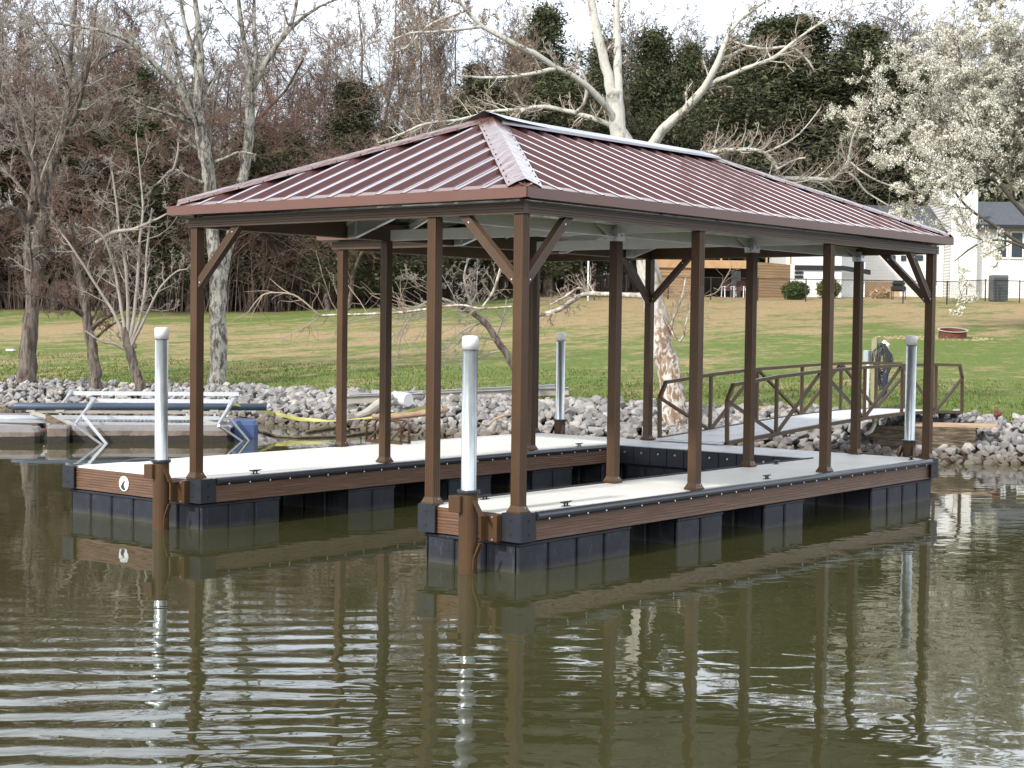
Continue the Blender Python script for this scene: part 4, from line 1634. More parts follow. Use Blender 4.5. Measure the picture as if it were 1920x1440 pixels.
# stripped log
pts = [at(698, 780, 29.3), at(735, 782, 29.3), at(780, 777, 29.4), at(820, 772, 29.5), at(842, 768, 29.6)]
tag(MB().tube(pts, [0.04, 0.05, 0.055, 0.06, 0.03], 8).build('stripped_log', 'log', None, True), 'orange stripped log lying along the stones above the swim ladder', 'log')
pts = [at(915, 797, 28.3), at(927, 786, 28.4), at(945, 779, 28.5), at(966, 777, 28.6)]
tag(MB().tube(pts, [0.015, 0.02, 0.025, 0.02], 6).build('driftwood_branch', 'tan_wood', None, True), 'thin curved pale branch lying on the stones between the posts', 'branch')
for k, (pts_) in enumerate((((575, 812), (612, 806), (650, 800), (690, 795)), ((480, 808), (520, 820), (560, 822), (640, 820), (700, 812)))):
    P_ = [Vector((q.x, q.y, max(0.012, 0.02))) for q in [CAM+(FW+RT*((u-960)/F)-UP*((v-720)/F))*(CAM.z/-(FW+RT*((u-960)/F)-UP*((v-720)/F)).z) for u, v in pts_]]
    o = MB().tube(P_, 0.03 if k == 0 else 0.022, 6).build('floating_branch', 'old_wood', None, True)
    tag(o, ['short thick dark branch floating by the stones behind the wide finger', 'long thin dark branch floating from the blue barrel float towards the dock'][k], 'branch')

# yellow strap from the lift to the stones
def ribbon(pts, w):
    m = MB()
    vs, fs = [], []
    for i, p in enumerate(pts):
        tw = 0.6+0.9*math.sin(i*0.9)
        d = (Vector((0, 0, 1))*math.cos(tw)+FH*math.sin(tw))*w
        vs += [p-d, p+d]
    fs = [(2*i, 2*i+1, 2*i+3, 2*i+2) for i in range(len(pts)-1)]
    vs2 = [v+Vector((0, 0, 0.004))-FH*0.004 for v in vs]
    m.add(vs+vs2, fs+[tuple(j+len(vs) for j in f[::-1]) for f in fs])
    return m
SP = [(437, 757, 28.6), (452, 762, 28.8), (470, 767, 29.0), (492, 771, 29.6), (515, 776, 30.2), (535, 780, 30.0), (560, 786, 29.9), (590, 788, 29.7), (622, 790, 29.6), (655, 787, 29.4), (700, 783, 29.4), (745, 777, 29.6), (780, 768, 29.9), (812, 760, 30.2)]
tag(ribbon([at(*q) for q in SP], 0.035).build('yellow_strap', 'yellow'), 'bright yellow strap trailing from the boat lift across the stones', 'strap')

# ------------------------------------------------------------------ old boat lift on floats, left
def wpt(u, v):
    r = FW+RT*((u-960)/F)-UP*((v-720)/F)
    return CAM+r*(CAM.z/-r.z)
lift = thing('boat_lift', 'old aluminium boat lift with white bunks, blue pipe and brown floats, left of the dock', 'boat lift')
def float_box(u0, u1, vw, z1, depth, mat, name, bev=0.05):
    A, B = wpt(u0, vw), wpt(u1, vw)
    d = (B-A).normalized()
    n = Vector((-d.y, d.x, 0))
    if n.dot(FH) < 0:
        n = -n
    m = MB()
    ln = (B-A).length
    mm = MB().box(0, ln, 0, depth, -0.2, z1, bev)
    vs = [A+d*v.x+n*v.y+Vector((0, 0, v.z)) for v in mm.v]
    m.v, m.f, m.mi = vs, mm.f, mm.mi
    return m.build(name, mat, lift)
float_box(-30, 73, 831.5, 0.25, 0.62, 'foam', 'foam_float', 0.07)
float_box(88, 128, 831, 0.27, 0.6, 'foam', 'foam_float', 0.03)
float_box(130, 432, 829, 0.25, 0.62, 'foam', 'foam_float', 0.06)
float_box(432, 484, 822, 0.30, 0.95, 'blue', 'barrel_float', 0.07)
float_box(-60, 80, 812, 0.32, 0.6, 'foam', 'foam_float', 0.06)
def bar(p, q, w, h, mat, name):
    return MB().obox(p, q, w, h).build(name, mat, lift)
# corrugated decking between the floats
for k, (va, vb, d) in enumerate(((799, 794, 27.3), (786, 783, 28.2))):
    A, B = at(70 if k else 145, va+3, d), at(432, va+3, d+0.1)
    m = MB()
    n = 46
    for i in range(n):
        p = A.lerp(B, (i+0.5)/n)
        m.obox(p, p+FH*0.55+Vector((0, 0, 0.0)), 0.06, 0.03)
    m.build('deck_grating', 'alu', lift)
for (u0, v0, u1, v1, d, r) in ((-10, 781, 412, 784, 28.0, 0.030), (140, 794, 410, 797, 27.3, 0.028), (-10, 788, 90, 790, 27.9, 0.03), (-10, 798, 60, 801, 27.0, 0.03)):
    bar(at(u0, v0, d), at(u1, v1, d+0.2), r*2.1, r*2.1, 'alu', 'cross_tube')
# blue pipe and its timber
MB().tube([at(22, 762, 28.3), at(30, 762, 28.3), at(500, 763, 28.9)], [0.05, 0.066, 0.066], 14).build('float_pipe', 'blue_pipe', lift, True)
bar(at(55, 771, 28.35), at(410, 774, 28.75), 0.05, 0.055, 'grey_wood', 'bunk_board')
for u in (58, 113, 350, 402):
    bar(at(u-8, 770.5, 28.25), at(u+8, 770.5, 28.25), 0.06, 0.035, 'grey_wood', 'saddle')
    bar(at(u, 772, 28.27), at(u+1, 786, 28.2), 0.04, 0.04, 'alu', 'saddle_post')
# bunks
bar(at(135, 737, 29.3), at(448, 739, 29.6), 0.07, 0.07, 'alu_white', 'bunk')
bar(at(177, 751, 28.0), at(438, 752.5, 28.3), 0.07, 0.065, 'alu_white', 'bunk')
# swing arms and feet
def arm(u, v, lu, lv, d=27.0, d2=28.0):
    base = at(u, v, d)
    topp = at(lu, lv, d2)
    bar(base, topp, 0.042, 0.042, 'alu', 'swing_arm')
    bar(topp.lerp(base, 0.33), topp+Vector((0, 0, 0.02)), 0.058, 0.06, 'alu', 'arm_sleeve')
arm(140, 796, 176, 750, 25.9, 28.0)
arm(408, 797, 437, 751, 26.5, 28.3)
arm(116, 758, 134, 735, 28.9, 29.3)
for (u, v, fu, fv, u2, v2, fu2) in ((140, 797, 190, 833, 155, 779, 199), (410, 798, 452, 827, 426, 780, 465)):
    A, B = at(u, v, 25.8 if u < 300 else 26.4), wpt(fu, fv)
    bar(A, B+(B-A)*0.15, 0.038, 0.038, 'alu', 'foot_brace')
    A, B = at(u2, v2, 26.2 if u < 300 else 26.8), wpt(fu2, fv-1)
    bar(A, B+(B-A)*0.15, 0.036, 0.036, 'alu', 'foot_brace')
bar(at(88, 783, 27.4), at(125, 803, 27.0), 0.06, 0.11, 'old_wood', 'rotten_plank')
bar(at(60, 774, 28.0), at(142, 796, 27.1), 0.05, 0.05, 'grey_wood', 'side_beam')
bar(at(350, 780, 28.0), at(412, 797, 27.5), 0.05, 0.05, 'grey_wood', 'side_beam')
for u in (80, 122, 419):
    bar(at(u-6, 808, 26.9), at(u-6, 840, 26.7), 0.03, 0.03, 'black', 'float_strap')
    bar(at(u+6, 808, 26.9), at(u+6, 840, 26.7), 0.03, 0.03, 'black', 'float_strap')
for v in (806, ):
    bar(at(70, v, 26.95), at(135, v, 26.95), 0.04, 0.05, 'rust', 'angle_iron')

# ------------------------------------------------------------------ houses and yard
class Loc:
    """flat frame facing the view: a metres to the right, b metres back from distance D, z up"""
    def __init__(s, D, zb):
        s.D = D
        s.o = CAM+FH*D
        s.o = Vector((s.o.x, s.o.y, 0))
        s.zb = zb
    def a(s, px, D=None):
        return (px-960)/F*(D or s.D)
    def z(s, v, px=960, D=None):
        d = D or s.D
        u, w = px, v
        return at(u, w, d).z
    def P(s, a, b, z):
        return s.o+RH*a+FH*b+Vector((0, 0, z))
    def box(s, m, a0, a1, b0, b1, z0, z1):
        c = [s.P(a, b, z) for z in (z0, z1) for a, b in ((a0, b0), (a1, b0), (a1, b1), (a0, b1))]
        return m.add(c, [(3, 2, 1, 0), (4, 5, 6, 7), (0, 1, 5, 4), (1, 2, 6, 5), (2, 3, 7, 6), (3, 0, 4, 7)])
def part(lc, name, mat, parent, a0, a1, b0, b1, z0, z1, rot=None):
    """box part built in its own axis so that brick courses follow the wall"""
    m = MB()
    m.add([(a, b, z) for z in (z0, z1) for a, b in ((a0, b0), (a1, b0), (a1, b1), (a0, b1))],
          [(3, 2, 1, 0), (4, 5, 6, 7), (0, 1, 5, 4), (1, 2, 6, 5), (2, 3, 7, 6), (3, 0, 4, 7)])
    o = m.build(name, mat, parent)
    return o
def frame_thing(name, label, cat, D, group=None):
    o = CAM+FH*D
    t = thing(name, label, cat, (o.x, o.y, 0), R(38.964-90), group)
    return t
def zz(v, u, D):
    return at(u, v, D/ max(0.2, (FW+RT*((u-960)/F)-UP*((v-720)/F)).dot(FH))).z
def aa(u, D):
    return (u-960)/F*D

HD = 92.0
h = frame_thing('brick_house', 'white painted brick house with grey shingle roof behind the blossoming tree', 'house', HD)
A_ = lambda u: aa(u, HD)
Z_ = lambda v, u=1750: zz(v, u, HD)
g0 = Z_(560)
part(h, 'wall', 'brick', h, A_(1578), A_(1775), 1.2, 8.0, g0-1, Z_(432))
part(h, 'wall', 'brick', h, A_(1826), A_(2240), 0.4, 8.0, g0-1, Z_(424))
# tall gable end between the two roofs (parapet)
m = MB()
za, zt_ = Z_(438), Z_(352)
m.prism([(-0.15, g0-1), (7.9, g0-1), (7.9, za), (4.2, zt_+0.2), (3.3, zt_+0.2), (-0.15, za+1.0)], (A_(1776), 0, 0), (A_(1825), 0, 0), (0, 1, 0), (0, 0, 1))
m.build('gable_wall', 'brick', h)
m = MB()
m.add([(A_(1776), -0.12, g0-1), (A_(1825), -0.12, g0-1), (A_(1825), -0.12, Z_(392)), (A_(1825), -0.12, Z_(356)), (A_(1817), -0.12, Z_(352)), (A_(1776), -0.12, Z_(400)),
       (A_(1776), 0.0, g0-1), (A_(1825), 0.0, g0-1), (A_(1825), 0.0, Z_(392)), (A_(1825), 0.0, Z_(356)), (A_(1817), 0.0, Z_(352)), (A_(1776), 0.0, Z_(400))],
      [(5, 4, 3, 2, 1, 0), (6, 7, 8, 9, 10, 11), (0, 1, 7, 6), (1, 2, 8, 7), (2, 3, 9, 8), (3, 4, 10, 9), (4, 5, 11, 10), (5, 0, 6, 11)])
m.build('chimney', 'brick', h)
# roofs
def roof_slab(u0, u1, veave, vridge, b0, b1, name):
    m = MB()
    z0, z1 = Z_(veave), Z_(vridge)
    m.add([(A_(u0), b0, z0), (A_(u1), b0, z0), (A_(u1), b1, z1+0.4), (A_(u0), b1, z1+0.4), (A_(u0), b0, z0-0.18), (A_(u1), b0, z0-0.18), (A_(u1), b1, z1+0.22), (A_(u0), b1, z1+0.22)],
          [(0, 1, 2, 3), (7, 6, 5, 4), (4, 5, 1, 0), (5, 6, 2, 1), (6, 7, 3, 2), (7, 4, 0, 3)])
    return m.build(name, 'shingle', h)
roof_slab(1540, 1775, 431, 388, 0.7, 4.6, 'roof')
roof_slab(1826, 2260, 421, 379, -0.1, 4.2, 'roof')
part(h, 'gutter', 'black', h, A_(1822), A_(2250), -0.25, -0.11, Z_(428), Z_(420))
part(h, 'gutter', 'black', h, A_(1540), A_(1775), 0.55, 0.69, Z_(437), Z_(431))
part(h, 'downspout', 'dark_in', h, A_(1755), A_(1759), 1.05, 1.19, Z_(530), Z_(437))
part(h, 'foundation', 'tan', h, A_(1578), A_(1690), 1.1, 1.25, g0-1, Z_(528))
for (u0, u1, v0, v1) in ((1672, 1683, 478, 488), (1694, 1703, 478, 488), (1721, 1735, 477, 487)):
    w_ = part(h, 'window', 'black', h, A_(u0), A_(u1), 1.13, 1.19, Z_(v1), Z_(v0))
    part(h, 'pane', 'glass', w_, A_(u0)+0.05, A_(u1)-0.05, 1.115, 1.14, Z_(v1)+0.04, Z_(v0)-0.04)
for (u0, u1) in ((1868, 1884), (1894, 1914), (1930, 1960), (1990, 2020)):
    w_ = part(h, 'window', 'white', h, A_(u0)-0.1, A_(u1)+0.1, 0.30, 0.39, Z_(483), Z_(431))
    part(h, 'pane', 'glass', w_, A_(u0), A_(u1), 0.285, 0.32, Z_(480), Z_(434))
# low white extension with black bands, left end
h2 = frame_thing('white_extension', 'low white extension with black horizontal bands left of the brick house', 'building', 90.0)
A2 = lambda u: aa(u, 90.0)
Z2 = lambda v, u=1560: zz(v, u, 90.0)
part(h2, 'wall', 'white', h2, A2(1470), A2(1574), 0.0, 6.0, Z2(560)-1, Z2(436))
part(h2, 'wall', 'white', h2, A2(1574)+0.002, A2(1626), 1.1, 6.0, Z2(560)-1, Z2(440))
part(h2, 'band', 'black', h2, A2(1486), A2(1576), -0.10, -0.002, Z2(507), Z2(498))
m = MB().add([(A2(1576), -0.1, Z2(507)), (A2(1636), 1.0, Z2(513)), (A2(1636), 1.0, Z2(504)), (A2(1576), -0.1, Z2(498)), (A2(1576), 0.0, Z2(507)), (A2(1634), 1.1, Z2(513)), (A2(1634), 1.1, Z2(504)), (A2(1576), 0.0, Z2(498))],
             [(0, 1, 2, 3), (7, 6, 5, 4), (0, 4, 5, 1), (3, 2, 6, 7), (1, 5, 6, 2)])
m.build('band', 'black', h2)
part(h2, 'band', 'black', h2, A2(1486), A2(1502), -0.08, -0.002, Z2(514), Z2(509.5))
part(h2, 'band', 'black', h2, A2(1486), A2(1502), -0.08, -0.002, Z2(522), Z2(517))
part(h2, 'flat_roof', 'shingle', h2, A2(1462), A2(1630), -0.2, 6.2, Z2(436), Z2(431))

# cedar deck house
KD = 86.0
k_ = frame_thing('cedar_deck', 'orange cedar deck enclosure with a dark open bay beneath', 'deck', KD)
AK = lambda u: aa(u, KD)
ZK = lambda v, u=1350: zz(v, u, KD)
gk = ZK(565)
part(k_, 'siding', 'siding', k_, AK(1226), AK(1312), 0.0, 0.15, gk-1, ZK(497))
part(k_, 'siding', 'siding', k_, AK(1226), AK(1312), 0.151, 3.6, gk-1, gk+0.9)
part(k_, 'header', 'wood', k_, AK(1226), AK(1412), -0.12, -0.002, ZK(503), ZK(490))
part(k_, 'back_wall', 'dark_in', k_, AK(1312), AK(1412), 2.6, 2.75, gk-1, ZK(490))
part(k_, 'deck_floor', 'wood', k_, AK(1226), AK(1410), 0.0, 3.6, ZK(491), ZK(488))
m = MB().add([(AK(1412), -0.05, gk-1), (AK(1488), 1.6, gk-1), (AK(1488), 1.6, ZK(494, 1480)), (AK(1412), -0.05, ZK(490)), (AK(1412), 0.1, gk-1), (AK(1488), 1.75, gk-1), (AK(1488), 1.75, ZK(494, 1480)), (AK(1412), 0.1, ZK(490))],
             [(0, 1, 2, 3), (7, 6, 5, 4), (0, 4, 5, 1), (3, 2, 6, 7), (1, 5, 6, 2), (0, 3, 7, 4)])
m.build('siding', 'siding', k_)
part(k_, 'brace', 'wood', k_, AK(1311), AK(1316), -0.1, -0.02, ZK(520), ZK(503))
for u in (1228, 1290, 1350, 1408, 1440, 1486):
    part(k_, 'railing_post', 'wood', k_, AK(u)-0.05, AK(u)+0.05, 0.3 if u < 1430 else 1.2, 0.4 if u < 1430 else 1.3, ZK(492), ZK(470))
part(k_, 'railing', 'wood', k_, AK(1228), AK(1408), 0.31, 0.39, ZK(472), ZK(470))
part(k_, 'door', 'grey_box', k_, AK(1380), AK(1398), 2.5, 2.59, gk, ZK(505))
# chairs in the open bay
def lawn_chair(px, D, lab, mat, seatmat, rz):
    c = thing('lawn_chair', lab, 'chair', gp(px, D), rz)
    m = MB()
    MB().box(-0.25, 0.25, -0.25, 0.22, 0.36, 0.40, 0.01).build('seat', seatmat, c)
    MB().obox((0, 0.24, 0.38), (0, 0.36, 0.92), 0.5, 0.03, (0, 1, 0)).build('backrest', seatmat, c)
    for sx in (-0.26, 0.26):
        MB().obox((sx, -0.26, 0.0), (sx, -0.22, 0.60), 0.045, 0.045, (0, 1, 0)).build('leg', mat, c)
        MB().obox((sx, 0.34, 0.0), (sx, 0.24, 0.60), 0.045, 0.045, (0, 1, 0)).build('leg', mat, c)
        MB().obox((sx, -0.28, 0.60), (sx, 0.30, 0.60), 0.06, 0.03).build('armrest', mat, c)
lawn_chair(1362, 86.5, 'white framed chair with red cushion at left in the deck bay', 'pvc', 'red_chair', R(-40))
lawn_chair(1384, 86.6, 'white framed chair with dark red cushion at right in the deck bay', 'pvc', 'red_chair', R(-70))

# air conditioner
ac = thing('air_conditioner', 'grey outdoor air conditioning unit beside the white brick house', 'air conditioner', gp(1868, 86.0), R(-51))
hh = zz(516, 1868, 86)-ac.location.z
m = MB().box(-0.42, 0.42, -0.4, 0.4, 0.03, hh, 0.03)
m.build('casing', 'dark_grey', ac)
for i in range(15):
    MB().box(-0.39, 0.39, -0.412, -0.401, 0.10+i*(hh-0.2)/15, 0.13+i*(hh-0.2)/15).build('louvre', 'black', ac)
# grill
gr = thing('charcoal_grill', 'black covered grill on legs by the white brick wall', 'grill', gp(1681, 87.0), R(-51))
MB().box(-0.38, 0.38, -0.25, 0.25, 0.45, 0.75, 0.08).build('firebox', 'black', gr)
MB().box(-0.34, 0.34, -0.24, 0.24, 0.755, 1.0, 0.1).build('lid', 'black', gr)
for x in (-0.33, 0.33):
    for y in (-0.2, 0.2):
        MB().box(x-0.02, x+0.02, y-0.02, y+0.02, 0, 0.45).build('leg', 'black', gr)
# flag pole
p0 = gp(1100, 80)
t0 = at(1100, 400, 80)
m = MB().tube([p0, (p0.x, p0.y, t0.z)], 0.045, 8)
tag(m.build('white_pole', 'pvc'), 'thin tall white pole standing on the lawn before the wood', 'pole')
# small white plastic debris at left lawn
tag(MB().obox(gp(12, 47, 0.05), gp(26, 47, 0.05), 0.2, 0.06).build('white_debris', 'pvc'), 'small white scrap lying on the lawn at the left edge', 'scrap')

# chain link fence
def fence(pts, lab, hgt=1.15, extra=None):
    ft = thing('chain_link_fence', lab, 'fence', pts[0])
    o = ft.location.copy()
    tops = []
    for p in pts:
        MB().tube([p-o, p-o+Vector((0, 0, hgt+0.05))], 0.032, 8).build('post', 'fence_mat', ft)
        tops.append(p-o+Vector((0, 0, hgt)))
    MB().tube(tops, 0.022, 6).build('top_rail', 'fence_mat', ft)
    m = MB()
    for a, b in zip(tops[:-1], tops[1:]):
        n = max(2, int((b-a).length/0.16))
        for i in range(n):
            t = i/n
            p = a.lerp(b, t)
            dn = Vector((0, 0, -hgt+0.05))
            st = (b-a)*(min(hgt, (1-t)*(b-a).length)/(b-a).length)
            k = st.length/hgt
            m.obox(p, p+st+dn*k, 0.006, 0.006)
            q = b.lerp(a, t)
            st = (a-b)*(min(hgt, (1-t)*(b-a).length)/(b-a).length)
            k = st.length/hgt
            m.obox(q, q+st+dn*k, 0.006, 0.006)
    m.build('wire_mesh', 'fence_mat', ft)
fence([gp(u, d) for u, d in ((1040, 84), (1092, 84), (1172, 83.5), (1250, 83), (1330, 82.5), (1418, 82), (1508, 81.5), (1598, 81), (1690, 80.5), (1772, 80))], 'black chain link fence running level across the lawn before the houses')
fence([gp(u, d) for u, d in ((1772.5, 80.02), (1809, 83), (1844, 86), (1863, 85.2), (1908, 84.0), (1960, 83))], 'black chain link fence turning up towards the air conditioner at right')
# ------------------------------------------------------------------ trees
G = random.gauss


def nrm(v):
    l = math.sqrt(v[0]*v[0]+v[1]*v[1]+v[2]*v[2]) or 1.0
    return (v[0]/l, v[1]/l, v[2]/l)


def grow(out, rng, p, d, L, r, lvl, o):
    """recursive limb: list of (points, radii, level)"""
    n = o['n'][min(lvl, len(o['n'])-1)]
    wander = o['w'][min(lvl, len(o['w'])-1)]
    up = o['up'][min(lvl, len(o['up'])-1)]
    pts = [p]
    dirs = [d]
    st = L/n
    for i in range(n):
        d = nrm((d[0]+rng.gauss(0, wander), d[1]+rng.gauss(0, wander), d[2]+rng.gauss(0, wander)+up))
        p = (p[0]+d[0]*st, p[1]+d[1]*st, p[2]+d[2]*st)
        pts.append(p)
        dirs.append(d)
    tip = o.get('tip', 0.25)
    rad = [max(o['rmin'], r*(1-(1-tip)*i/n)) for i in range(n+1)]
    out.append((pts, rad, lvl))
    spawn(out, rng, pts, dirs, rad, L, lvl, o)


def spawn(out, rng, pts, dirs, rad, L, lvl, o, t0=None, kids=None):
    if lvl >= o['max']:
        return
    n = len(pts)-1
    k = kids if kids is not None else o['kids'][lvl]
    k = int(k+rng.random())
    t0 = o['t0'][min(lvl, len(o['t0'])-1)] if t0 is None else t0
    for j in range(k):
        t = t0+(1-t0)*((j+rng.random())/max(1, k))
        x = t*n
        i = min(n-1, int(x))
        f = x-i
        a, b = pts[i], pts[i+1]
        q = (a[0]+(b[0]-a[0])*f, a[1]+(b[1]-a[1])*f, a[2]+(b[2]-a[2])*f)
        d = dirs[min(i+1, n)]
        ang = R(rng.uniform(*o['ang'][min(lvl, len(o['ang'])-1)]))
        # random perpendicular
        u = nrm((rng.gauss(0, 1), rng.gauss(0, 1), rng.gauss(0, 1)))
        dt = u[0]*d[0]+u[1]*d[1]+u[2]*d[2]
        u = nrm((u[0]-dt*d[0], u[1]-dt*d[1], u[2]-dt*d[2]))
        c, s = math.cos(ang), math.sin(ang)
        nd = (d[0]*c+u[0]*s, d[1]*c+u[1]*s, d[2]*c+u[2]*s)
        ratio = o['lr'][min(lvl, len(o['lr'])-1)]*rng.uniform(0.65, 1.2)*(1.0-0.45*t)
        rr = (rad[i]+(rad[i+1]-rad[i])*f)*o['rr'][min(lvl, len(o['rr'])-1)]
        grow(out, rng, q, nd, L*ratio, max(rr, o['rmin']), lvl+1, o)


def chains_mesh(name, chains, mat, parent=None, sides=lambda l: 3, smooth=True, extra=None):
    groups = {}
    for pts, rad, lvl in chains:
        groups.setdefault((len(pts), sides(lvl)), []).append((pts, rad))
    V, FA = [], []
    base = 0
    for (n, k), L_ in groups.items():
        P = np.array([c[0] for c in L_], dtype=np.float64)
        Rr = np.array([c[1] for c in L_], dtype=np.float64)
        m = len(L_)
        T = np.empty_like(P)
        T[:, 1:-1] = P[:, 2:]-P[:, :-2]
        T[:, 0] = P[:, 1]-P[:, 0]
        T[:, -1] = P[:, -1]-P[:, -2]
        T /= (np.linalg.norm(T, axis=2, keepdims=True)+1e-9)
        A = P[:, -1]-P[:, 0]
        ref = np.tile(np.array([0.37, 0.21, 0.9]), (m, 1))
        par = np.abs(np.einsum('ij,ij->i', A/(np.linalg.norm(A, axis=1, keepdims=True)+1e-9), ref/np.linalg.norm(ref[0]))) > 0.9
        ref[par] = (1, 0, 0)
        X = np.cross(T, ref[:, None, :])
        X /= (np.linalg.norm(X, axis=2, keepdims=True)+1e-9)
        Y = np.cross(T, X)
        th = np.arange(k)*2*PI/k
        rough = np.random.default_rng(k*7+n).uniform(0.90, 1.10, (m, n, k, 1)) if k >= 8 else 1.0
        ring = P[:, :, None, :]+rough*Rr[:, :, None, None]*(X[:, :, None, :]*np.cos(th)[None, None, :, None]+Y[:, :, None, :]*np.sin(th)[None, None, :, None])
        V.append(ring.reshape(-1, 3))
        idx = base+np.arange(m*n*k).reshape(m, n, k)
        a = idx[:, :-1, :]
        b = idx[:, 1:, :]
        f = np.stack([a, np.roll(a, -1, 2), np.roll(b, -1, 2), b], axis=-1).reshape(-1, 4)
        FA.append(f)
        base += m*n*k
    V = np.concatenate(V)
    FQ = np.concatenate(FA)
    tri = None
    mats = [mat]
    if extra is not None:
        ev, ef, em = extra
        ef = np.asarray(ef)+len(V)
        V = np.concatenate([V, np.asarray(ev)])
        tri = ef
        mats.append(em)
    me = np_mesh(name, V, FQ, tri)
    for q in mats:
        me.materials.append(MT[q])
    if tri is not None:
        mi = np.zeros(len(FQ)+len(tri), dtype=np.int32)
        mi[len(FQ):] = 1
        me.polygons.foreach_set('material_index', mi)
    sm = np.ones(len(me.polygons), dtype=bool)
    if tri is not None:
        sm[len(FQ):] = False
    me.polygons.foreach_set('use_smooth', sm)
    o = bpy.data.objects.new(name, me)
    COL.objects.link(o)
    if parent is not None:
        o.parent = parent
    return o


def np_mesh(name, V, quads, tris=None):
    me = bpy.data.meshes.new(name)
    nq = 0 if quads is None else len(quads)
    nt_ = 0 if tris is None else len(tris)
    me.vertices.add(len(V))
    me.vertices.foreach_set('co', np.asarray(V, dtype=np.float32).ravel())
    me.loops.add(nq*4+nt_*3)
    li = []
    if nq:
        li.append(np.asarray(quads, dtype=np.int32).ravel())
    if nt_:
        li.append(np.asarray(tris, dtype=np.int32).ravel())
    me.loops.foreach_set('vertex_index', np.concatenate(li))
    me.polygons.add(nq+nt_)
    ls = np.concatenate([np.arange(nq)*4, nq*4+np.arange(nt_)*3]).astype(np.int32)
    me.polygons.foreach_set('loop_start', ls)
    me.update(calc_edges=True)
    me.validate()
    return me


def leaves(rng, centers, n_per, spread, size, flat=0.0):
    """small random triangles round each centre (numpy)"""
    C_ = np.repeat(np.asarray(centers), n_per, axis=0)
    m = len(C_)
    r = np.random.default_rng(rng.randrange(1 << 30))
    C_ = C_+r.normal(0, spread, (m, 3))
    s = size*r.uniform(0.5, 1.4, (m, 1, 1))
    tri = r.normal(0, 1, (m, 3, 3))*s
    V = (C_[:, None, :]+tri).reshape(-1, 3)
    Fc = np.arange(m*3).reshape(m, 3)
    return V, Fc


def tree_obj(name, label, cat, loc, chains, bark, twig, trunk_lv=0, group=None, extra=None, crown_mat=None, extra_name=None):
    t = thing(name, label, cat, loc, 0, group)
    tr = [c for c in chains if c[2] <= trunk_lv]
    cr = [c for c in chains if c[2] > trunk_lv]
    chains_mesh('trunk', tr, bark, t, lambda l: {0: 14, 1: 8}.get(l, 5))
    if extra_name and extra is not None:
        chains_mesh('crown', cr, twig, t, lambda l: {1: 7, 2: 5}.get(l, 3))
        V, Fc = extra[0], extra[1]
        me = np_mesh(extra_name, V, None, Fc)
        me.materials.append(MT[extra[2]])
        o = bpy.data.objects.new(extra_name, me)
        COL.objects.link(o)
        o.parent = t
    else:
        chains_mesh('crown', cr, twig, t, lambda l: {1: 7, 2: 5}.get(l, 3), extra=extra)
    return t


def limb(chains, rng, pts, lvl, o, kids=None, t0=0.15, base=None):
    """hero limb from (u, v, D, px width) control points; spawns twigs of its own"""
    P = [at(q[0], q[1], q[2]) for q in pts]
    rad = [q[3]/F*q[2]/2 for q in pts]
    # densify
    PP, RR = [], []
    for i in range(len(P)-1):
        p0 = P[max(i-1, 0)]
        p1, p2 = P[i], P[i+1]
        p3 = P[min(i+2, len(P)-1)]
        for k in range(3):
            t = k/3
            c = 0.5*((2*p1)+(p2-p0)*t+(2*p0-5*p1+4*p2-p3)*t*t+(3*p1-p0-3*p2+p3)*t*t*t)
            PP.append(c)
            RR.append(rad[i]+(rad[i+1]-rad[i])*t)
    PP.append(P[-1])
    RR.append(rad[-1])
    org = base or Vector((0, 0, 0))
    PP = [tuple(q-org+Vector((G(0, 1), G(0, 1), G(0, 1)))*RR[i]*0.10) for i, q in enumerate(PP)]
    chains.append((PP, RR, lvl))
    L = sum((Vector(PP[i+1])-Vector(PP[i])).length for i in range(len(PP)-1))
    dirs = [nrm(tuple(Vector(PP[min(i+1, len(PP)-1)])-Vector(PP[max(i-1, 0)]))) for i in range(len(PP))]
    if kids:
        spawn(chains, rng, PP, dirs, RR, L, lvl, o, t0, kids)
    return PP


random.seed(21)
HER = dict(n=[6, 6, 5, 4, 3], w=[0.05, 0.12, 0.18, 0.22, 0.25], up=[0.0, 0.05, 0.04, 0.03, 0.0], kids=[6, 7, 6, 4, 0], t0=[0.2, 0.2, 0.15], ang=[(30, 60), (30, 65), (30, 70)],
           lr=[0.5, 0.42, 0.45, 0.5], rr=[0.30, 0.42, 0.5, 0.6], rmin=0.0045, max=4, tip=0.3)


def opt(**k):
    q = dict(HER)
    q.update(k)
    return q


def hero(name, label, cat, u, D, bark, twig, limbs, o, seed, trunk_lv=0, extra_fn=None, extra_name=None):
    rng = random.Random(seed)
    base = gp(u, D)
    chains = []
    for pts, lvl, kids, t0 in limbs:
        limb(chains, rng, pts, lvl, o, kids, t0, base)
    extra = extra_fn(rng, chains) if extra_fn else None
    return tree_obj(name, label, cat, base, chains, bark, twig, trunk_lv, None, extra, None, extra_name)


